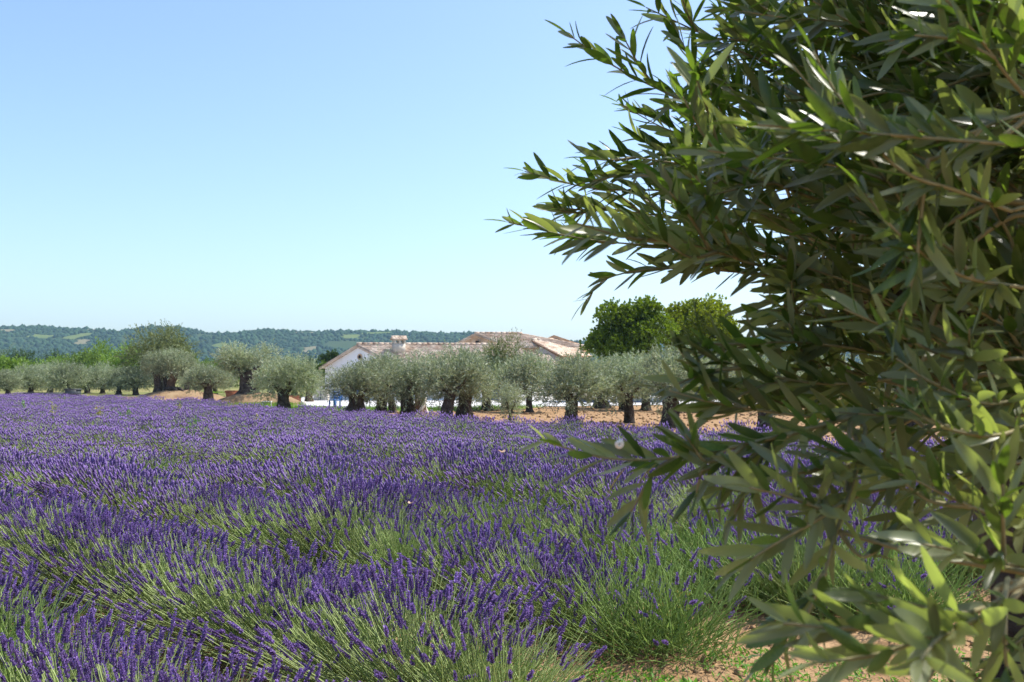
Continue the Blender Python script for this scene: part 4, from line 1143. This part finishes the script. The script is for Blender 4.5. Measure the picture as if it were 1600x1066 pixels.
# ------------------------------------------------------------------ the near olive tree
def near_olive():
    rng = np.random.default_rng(31)
    # leaf shapes: lanceolate, folded along the midrib, gently curved
    def leaf_mesh(i):
        r = np.random.default_rng(700 + i)
        ts = np.array([0, .06, .2, .4, .6, .8, .93, 1.0]); wd = np.array([.10, .22, .72, 1.0, .95, .70, .40, .0]) * r.uniform(.088, .118)
        bend = r.uniform(-.26, .26); side = r.uniform(-.12, .12); fold = r.uniform(.15, .5)
        V = []
        for t, w in zip(ts, wd):
            c = np.array([t, side * t * t, bend * t * t])
            V += [c + [0, w, w * fold], c, c + [0, -w, w * fold]]
        Q = []
        for j in range(len(ts) - 1):
            Q += [[j * 3, j * 3 + 1, j * 3 + 4, j * 3 + 3], [j * 3 + 1, j * 3 + 2, j * 3 + 5, j * 3 + 4]]
        return np.array(V), np.array(Q)[:, ::-1]
    shapes = [leaf_mesh(i) for i in range(14)]
    meshes = {}
    def shared(i, mk):
        if (i, mk) not in meshes:
            mb = MB(); mb.add(shapes[i][0], shapes[i][1]); meshes[(i, mk)] = mb.mesh('leaf', M[mk], True)
        return meshes[(i, mk)]
    base = np.array([1.56, 2.45, 0.0])
    tree = empty('near_olive_tree', tuple(base), 0, 'large olive tree close to the camera, its leafy boughs filling the right side', 'olive tree')
    trunk = link('trunk', trunk_mesh('trunk', M['bark'], 88, 2.1, .42, .22, .20, 0, lean=(-.24, .05)), tree)
    fork = base + [-.08, 0, 1.3]
    def W(px, py, Y): return at(px, py, Y)
    # limbs, thick wood, from the fork into the crown
    LIMBS = [
        [fork, W(1640, 520, 2.3), W(1500, 400, 2.2), W(1370, 270, 2.15), W(1290, 180, 2.1)],
        [fork, W(1680, 480, 2.2), W(1600, 300, 2.1), W(1520, 100, 2.0), W(1450, -80, 2.0)],
        [fork, W(1620, 560, 2.1), W(1480, 500, 1.9), W(1340, 450, 1.9), W(1220, 410, 2.0)],
        [fork, W(1650, 640, 1.9), W(1520, 620, 1.55), W(1420, 640, 1.35), W(1330, 650, 1.2)],
        [fork, W(1790, 600, 1.7), W(1740, 480, 1.35), W(1680, 330, 1.15), W(1620, 170, 1.05)],
        [fork, W(1800, 700, 1.7), W(1760, 780, 1.3), W(1690, 850, 1.02), W(1610, 905, .88)],
        [fork, fork + [.5, .1, .6], fork + [.8, .1, 1.2], fork + [1.0, 0, 1.7]],
        [fork, fork + [.3, .5, .7], fork + [.2, .9, 1.3], fork + [-.1, 1.1, 1.8]],
        [fork, fork + [.1, -.3, .8], fork + [-.1, -.6, 1.4], fork + [-.4, -.8, 1.8]],
    ]
    limb_pts = []
    for li, pl in enumerate(LIMBS):
        pts = bez(pl, 8); mb = MB()
        rr = (np.linspace(.07, .010, len(pts)) if li in (0, 1, 2, 6, 7, 8) else np.concatenate([np.linspace(.05, .012, 8), np.linspace(.010, .004, len(pts) - 8)])) * (1 + rng.normal(0, .05, len(pts)))
        tube(mb, pts - base, rr, 8)
        link('limb', mb.mesh('limb', M['limb'], True), tree)
        limb_pts.append(pts[5:])
    LP = np.concatenate(limb_pts)
    # sprays: points root -> tip as (px, py, Y); leaf length
    S = [
        ([(1290, 210, 2.05), (1170, 203, 1.95), (1026, 138, 1.9), (949, 97, 1.88), (888, 54, 1.86)], .060),
        ([(1300, 130, 2.0), (1180, 90, 2.0), (1080, 45, 1.95), (1010, 12, 1.9)], .058),
        ([(1280, 250, 2.3), (1150, 225, 2.25), (1050, 205, 2.2), (968, 162, 2.2)], .055),
        ([(1250, 290, 2.2), (1120, 265, 2.15), (1020, 250, 2.1), (935, 240, 2.1)], .056),
        ([(1240, 330, 2.3), (1060, 300, 2.2), (930, 295, 2.15), (820, 268, 2.1)], .056),
        ([(1230, 405, 2.1), (1090, 388, 2.0), (930, 376, 1.95), (795, 348, 1.9)], .058),
        ([(1220, 380, 2.3), (1100, 350, 2.3), (980, 330, 2.25), (870, 318, 2.2)], .055),
        ([(1260, 440, 2.1), (1150, 425, 2.0), (1030, 420, 1.95), (950, 435, 1.95), (915, 470, 1.95)], .055),
        ([(1330, 460, 1.6), (1200, 420, 1.45), (1090, 385, 1.38), (1010, 368, 1.35)], .062),
        ([(1330, 330, 1.6), (1220, 290, 1.45), (1130, 240, 1.4), (1080, 190, 1.38)], .062),
        ([(1420, 640, 1.45), (1280, 640, 1.4), (1160, 610, 1.35), (1085, 572, 1.3), (1060, 545, 1.3)], .058),
        ([(1400, 600, 1.5), (1290, 570, 1.45), (1190, 545, 1.4), (1115, 545, 1.4)], .058),
        ([(1380, 660, 1.35), (1250, 650, 1.3), (1120, 630, 1.25), (1045, 610, 1.25)], .058),
        ([(1340, 650, 1.2), (1190, 688, 1.1), (1060, 714, 1.08), (950, 716, 1.05), (852, 690, 1.05)], .058),
        ([(1100, 710, 1.09), (1095, 740, 1.08), (1088, 770, 1.08)], .05),
        ([(1349, 690, 1.15), (1330, 762, 1.05), (1300, 852, 1.0), (1285, 905, .98), (1245, 990, .97), (1195, 1035, .97)], .060),
        ([(1345, 700, 1.12), (1290, 730, 1.08), (1220, 742, 1.05), (1165, 745, 1.05)], .058),
        ([(1325, 780, 1.04), (1280, 810, 1.0), (1210, 850, .98), (1165, 880, .97)], .062),
        ([(1310, 830, 1.02), (1350, 870, 1.0), (1400, 830, 1.0)], .05),
        ([(1480, 700, 1.3), (1420, 750, 1.2), (1360, 770, 1.15), (1300, 790, 1.12)], .058),
        ([(1600, 720, 1.2), (1520, 740, 1.1), (1440, 745, 1.05), (1370, 735, 1.02)], .062),
        ([(1620, 820, 1.1), (1540, 800, 1.0), (1470, 770, .97), (1420, 745, .95)], .062),
        ([(1630, 880, 1.0), (1560, 880, .92), (1490, 860, .9), (1440, 850, .88)], .062),
        ([(1575, 905, .85), (1560, 950, .80), (1480, 985, .76), (1380, 1020, .74), (1290, 1035, .73)], .058),
        ([(1565, 940, .82), (1500, 960, .79), (1430, 945, .78), (1370, 930, .78)], .058),
        ([(1570, 925, .83), (1570, 1000, .80), (1575, 1060, .80)], .055),
        ([(1500, 985, .77), (1470, 1030, .75), (1440, 1080, .74)], .056),
        ([(1620, 172, 1.05), (1560, 190, 1.02), (1500, 212, 1.0), (1430, 215, .98), (1340, 225, .97), (1250, 210, .97)], .058),
        ([(1620, 170, 1.05), (1575, 120, 1.02), (1530, 60, 1.0), (1470, -10, .98)], .058),
        ([(1580, 330, 1.1), (1500, 300, 1.0), (1400, 260, .98), (1310, 150, 1.0), (1270, 80, 1.0)], .058),
        ([(1600, 450, 1.15), (1500, 430, 1.05), (1410, 370, 1.0), (1350, 300, 1.0)], .060),
        ([(1600, 560, 1.2), (1490, 560, 1.1), (1380, 510, 1.05), (1290, 470, 1.05)], .060),
        ([(1450, 250, 1.0), (1440, 330, 1.0), (1430, 420, 1.0), (1405, 500, 1.0)], .06),
        ([(1620, 620, 1.15), (1540, 630, 1.05), (1460, 600, 1.0), (1400, 560, 1.0)], .060),
        ([(1640, 650, 1.15), (1560, 680, 1.0), (1480, 670, .97), (1420, 640, .97)], .060),
        ([(1420, 520, 1.6), (1300, 500, 1.5), (1245, 488, 1.45), (1205, 485, 1.4)], .058),
        ([(1430, 560, 1.5), (1300, 540, 1.4), (1210, 535, 1.35), (1125, 548, 1.35)], .058),
        ([(1420, 590, 1.4), (1290, 600, 1.35), (1180, 580, 1.3), (1090, 550, 1.3)], .058),
        ([(1400, 470, 1.8), (1310, 445, 1.7), (1235, 455, 1.65), (1185, 505, 1.6)], .058),
        ([(1460, 440, 1.9), (1340, 430, 1.8), (1260, 470, 1.75), (1200, 540, 1.7)], .058),
        ([(1400, 120, 1.7), (1280, 60, 1.65), (1190, 10, 1.6), (1120, -40, 1.6)], .058),
    ]
    sprays = [(np.array([W(*p) for p in pl]), ln * (1.3 if pl[-1][2] > 1.5 else 1.15 if pl[-1][2] > 1.1 else 1.02), True) for pl, ln in S]
    # side shoots on the sprays
    side = []
    for ctrl, ln, _ in sprays:
        if len(ctrl) < 4: continue
        pts = bez(ctrl, 10); far = ctrl[-1][1] > 1.25; low = proj(*ctrl[-1])[1] > 480
        for q in range((3 if low else 7) if far else (6 if len(ctrl) == 5 and abs(proj(*ctrl[-1])[0] - 852) < 5 else 1)):
            i = int(len(pts) * rng.uniform(.12, .78)); d, a, b = frame_from(pts[i + 1] - pts[i])
            an = rng.uniform(0, 6.28); dr = d * .86 + .5 * (math.cos(an) * a + math.sin(an) * b) + np.array([0, 0, .08]); dr /= np.linalg.norm(dr)
            Lg = rng.uniform(.10, .22) * (1 if far and not low else .6)
            tx, ty = proj(*(pts[i] + dr * (Lg + .04)))
            if tx < 1190 and 425 < ty < 520: continue
            if tx < np.interp(ty, [-50, 0, 50, 110, 150, 205, 255, 300, 345, 400, 440, 490], [1010, 990, 872, 935, 955, 940, 812, 850, 785, 835, 885, 915]) + 6: continue
            side.append((np.array([pts[i], pts[i] + dr * Lg * .5, pts[i] + dr * Lg + [0, 0, rng.normal(0, .015)]]), ln * .95, False))
    n_side = len(side)
    # filler twigs throughout the crown
    k = 0
    while k < 430:
        px, py = rng.uniform(1110, 1900), rng.uniform(-260, 640); Y = rng.uniform(1.25, 2.9)
        if px < 1160 + 0.25 * abs(py - 250) and rng.random() < .6: continue
        if py > 400 and px < 1270 + (py - 400) * .25: continue
        r0 = W(px, py, Y)
        dr = np.array([-.75, rng.normal(0, .45), rng.normal(.22, .36)]); dr /= np.linalg.norm(dr)
        Lg = rng.uniform(.25, .45)
        tip = r0 + dr * Lg
        qx, qy = proj(*tip)
        if qx < 1060 + 0.3 * abs(qy - 250) or (qy > 380 and qx < 1215) or (qy > 470 and qx < 1250): continue
        pts = np.array([r0, r0 + dr * Lg * .5 + rng.normal(0, .02, 3), tip + [0, 0, rng.normal(0, .03)]])
        sprays.append((pts, rng.uniform(.066, .082), False)); k += 1
    # rest of the crown, unseen right and above, extra twigs added for shade
    for k in range(700):
        c = fork + np.array([rng.uniform(-.9, 1.5), rng.uniform(-1.5, 1.2), rng.uniform(.0, 2.0)])
        if c[1] < .35 or np.linalg.norm(c - [0, 0, CAM_Z]) < .9: continue
        if proj(*c)[0] < 1700 and proj(*c)[1] > -150: continue
        dr = c - fork; dr = dr / np.linalg.norm(dr) + rng.normal(0, .4, 3); dr /= np.linalg.norm(dr)
        sprays.append((np.array([c, c + dr * .2, c + dr * .4]), .06, False))

    sprays += side
    no_join = set(range(len(sprays) - n_side, len(sprays)))
    all_leaves = []   # (matrix 3x3, origin, length, shape, spray id, screen size)
    stems = []
    for si, (ctrl, ln, hand) in enumerate(sprays):
        pts = bez(ctrl, 10 if hand else 6)
        seg = np.linalg.norm(np.diff(pts, axis=0), axis=1); cum = np.concatenate([[0], np.cumsum(seg)]); tot = cum[-1]
        # joining piece from the nearest limb
        root = pts[0]; near = LP[np.argmin(np.linalg.norm(LP - root, axis=1))]
        stems.append((pts, near if np.linalg.norm(near - root) > .02 and si not in no_join else None, tot))
        step = ln * .265
        s = (.04 if hand else .02); roll = rng.uniform(0, 3.14)
        while s < tot:
            i = min(np.searchsorted(cum, s), len(pts) - 1); i = max(i, 1)
            f = (s - cum[i - 1]) / max(seg[i - 1], 1e-6); p = pts[i - 1] + (pts[i] - pts[i - 1]) * f
            d, a, b = frame_from(pts[i] - pts[i - 1])
            for sgn in (1, -1):
                if rng.random() < .10: continue
                an = roll + (0 if sgn > 0 else math.pi) + rng.normal(0, .3)
                out = math.cos(an) * a + math.sin(an) * b
                op = rng.uniform(.38, .85)
                ld = d * math.cos(op) + out * math.sin(op) + np.array([0, 0, rng.normal(.12, .14)]); ld /= np.linalg.norm(ld)
                nrm = np.cross(np.cross(d, out), ld) if False else (d * math.sin(op) - out * math.cos(op))
                nrm = nrm * 1.0 + rng.normal(0, .45, 3) + np.array([0, 0, .35]); nrm -= ld * (nrm @ ld); nrm /= np.linalg.norm(nrm)
                sd = np.cross(nrm, ld)
                tt = s / tot
                L = ln * rng.uniform(.75, 1.15) * (1.0 if tt < .85 else 1.0 - .45 * (tt - .85) / .15)
                qx, qy = proj(*(p + ld * L * .5))
                vis = L / p[1] if (-20 < qx < 1620 and -20 < qy < 1090 and p[1] > .2) else 0
                all_leaves.append((np.stack([ld, sd, nrm], 1), p, L, int(rng.integers(len(shapes))), si, vis))
            roll += math.pi / 2 + rng.normal(0, .25); s += step * rng.uniform(.8, 1.25)
        # leaf at the very tip
        d, a, b = frame_from(pts[-1] - pts[-2])
        all_leaves.append((np.stack([d, a, b], 1), pts[-1], ln * .7, 0, si, ln * .7 / pts[-1][1] if hand else 0))
    order = sorted(range(len(all_leaves)), key=lambda i: -all_leaves[i][5] * (1.3 if sprays[all_leaves[i][4]][2] else .8))
    top = set(order[:285])
    branch = {}
    def branch_of(si):
        if si not in branch:
            pts, near, tot = stems[si]; mb = MB()
            hand = sprays[si][2]
            r0 = .0026 if hand else .0022
            rr = np.linspace(r0, .0011, len(pts)); tube(mb, pts - base, rr, 6)
            if near is not None:
                mid = (near + pts[0]) / 2 + rng.normal(0, .008, 3)
                jp = bez([near, mid, pts[0]], 5); tube(mb, jp - base, np.linspace(r0 * 1.25, r0, len(jp)), 6)
            branch[si] = link('branch', mb.mesh('branch', M['twig'], True), tree)
        return branch[si]
    for si in range(len(S)): branch_of(si)
    # stems of the filler twigs, joined
    ms = MB()
    fol = MB()
    vis_ids = set(all_leaves[i][4] for i in top)
    for si in range(len(S), len(sprays)):
        if si in vis_ids: branch_of(si); continue
        pts, near, tot = stems[si]
        tube(ms, pts - base, np.linspace(.0032, .0011, len(pts)), 5)
        if near is not None:
            jp = bez([near, (near + pts[0]) / 2 + np.array([0, 0, .03]), pts[0]], 4); tube(ms, jp - base, np.linspace(.0045, .003, len(jp)), 5)
    tag(ms.build('twigs', M['twig'], tree, True), kind='stuff')
    for i, (m3, p, L, sh, si, vis) in enumerate(all_leaves):
        if i in top:
            o = link('leaf', shared(sh, 'leaf'), branch_of(si))
            mw = Matrix.Identity(4)
            for r_ in range(3):
                for c_ in range(3): mw[r_][c_] = m3[r_, c_] * L
                mw[r_][3] = p[r_] - base[r_]
            o.matrix_local = mw
        else:
            V, Q = shapes[sh]
            fol.add((V * L) @ m3.T + p - base, Q, rng.uniform(.6, 1.4))
    tag(fol.build('foliage', M['leaf'], tree, True), kind='stuff')
    # odd leaves: two yellowing ones on the low bough, one orange dead leaf inside
    def odd(px, py, Y, d, L, mk, lb, par):
        p = W(px, py, Y); d, a, b = frame_from(np.array(d, float))
        m3 = np.stack([d, a, b], 1); o = link('leaf', shared(2, mk), par)
        mw = Matrix.Identity(4)
        for r_ in range(3):
            for c_ in range(3): mw[r_][c_] = m3[r_, c_] * L
            mw[r_][3] = p[r_] - base[r_]
        o.matrix_local = mw; o['label'] = lb
    low = branch_of(13)
    odd(982, 727, 1.05, (-.55, .1, -.6), .042, 'leaf_yellow', 'yellowing leaf hanging under the low bough tip', low)
    odd(1030, 722, 1.06, (-.6, .1, -.5), .035, 'leaf_yellow', 'amber leaf under the low bough', low)
    odd(1330, 300, 1.5, (.5, -.2, .05), .03, 'leaf_orange', 'small dead orange leaf inside the crown', branch_of(9))
    # white snail on the tip of the low bough
    p = W(967, 694, 1.03); mb = MB(); n, m = 10, 40
    V = []
    for j in range(m + 1):
        u = j / m; a = u * 4.5 * math.pi; rr = .0012 + .0024 * u; cr = .0003 + .0035 * u * .75
        c = np.array([rr * math.cos(a), -.0045 * (1 - u), rr * math.sin(a)])
        rad = np.array([math.cos(a), 0, math.sin(a)])
        for k2 in range(n):
            b2 = 2 * math.pi * k2 / n
            V.append(c + cr * .8 * (math.cos(b2) * rad + math.sin(b2) * np.array([0, 1, 0])))
    Q = [[j * n + k2, j * n + (k2 + 1) % n, (j + 1) * n + (k2 + 1) % n, (j + 1) * n + k2] for j in range(m) for k2 in range(n)]
    mb.add(V, [np.array(Q), np.array([[m * n + k2 for k2 in range(n)]])])
    o = mb.build('snail', M['snail'], smooth=True); o.location = tuple(p)
    tag(o, 'tiny white snail shell on the tip of the low olive bough', 'snail')
near_olive()

# two pale moths over the lavender
def moth(px, py, Y, rz, label):
    p = at(px, py, Y); t = empty('moth', tuple(p), rz, label, 'moth', 'moths over the lavender')
    mb = MB(); tube(mb, [(0, -.009, 0), (0, 0, .001), (0, .009, 0)], [.001, .0024, .0012], 6); link('body', mb.mesh('body', M['wood']), t)
    for s in (-1, 1):
        mb = MB()
        V = np.array([(0, .004, 0), (s * .008, .013, .006), (s * .019, .014, .013), (s * .021, .005, .014), (s * .013, -.001, .009), (s * .016, -.008, .010), (s * .008, -.013, .005), (0, -.004, 0)])
        mb.add(V, np.array([list(range(8))])); link('wing', mb.mesh('wing', M['moth']), t)
moth(785, 707, 5.2, .6, 'pale brown moth flying over the lavender left of the low bough')
moth(641, 787, 6.6, -.5, 'pale pinkish moth among the lavender spikes near the centre')

# ------------------------------------------------------------------ haze
def haze():
    mb = MB(); box(mb, -2850, 2850, -290, 3150, -40, 150)
    m = bpy.data.materials.new('haze'); m.use_nodes = True
    N = m.node_tree.nodes; N.remove(N['Principled BSDF'])
    pv = N.new('ShaderNodeVolumePrincipled'); pv.inputs['Color'].default_value = (0.45, 0.72, 1.0, 1); pv.inputs['Density'].default_value = 0.000095; pv.inputs['Anisotropy'].default_value = 0.2
    m.node_tree.links.new(pv.outputs[0], N['Material Output'].inputs['Volume'])
    tag(mb.build('haze', m), 'thin blue summer haze', kind='stuff')
haze()
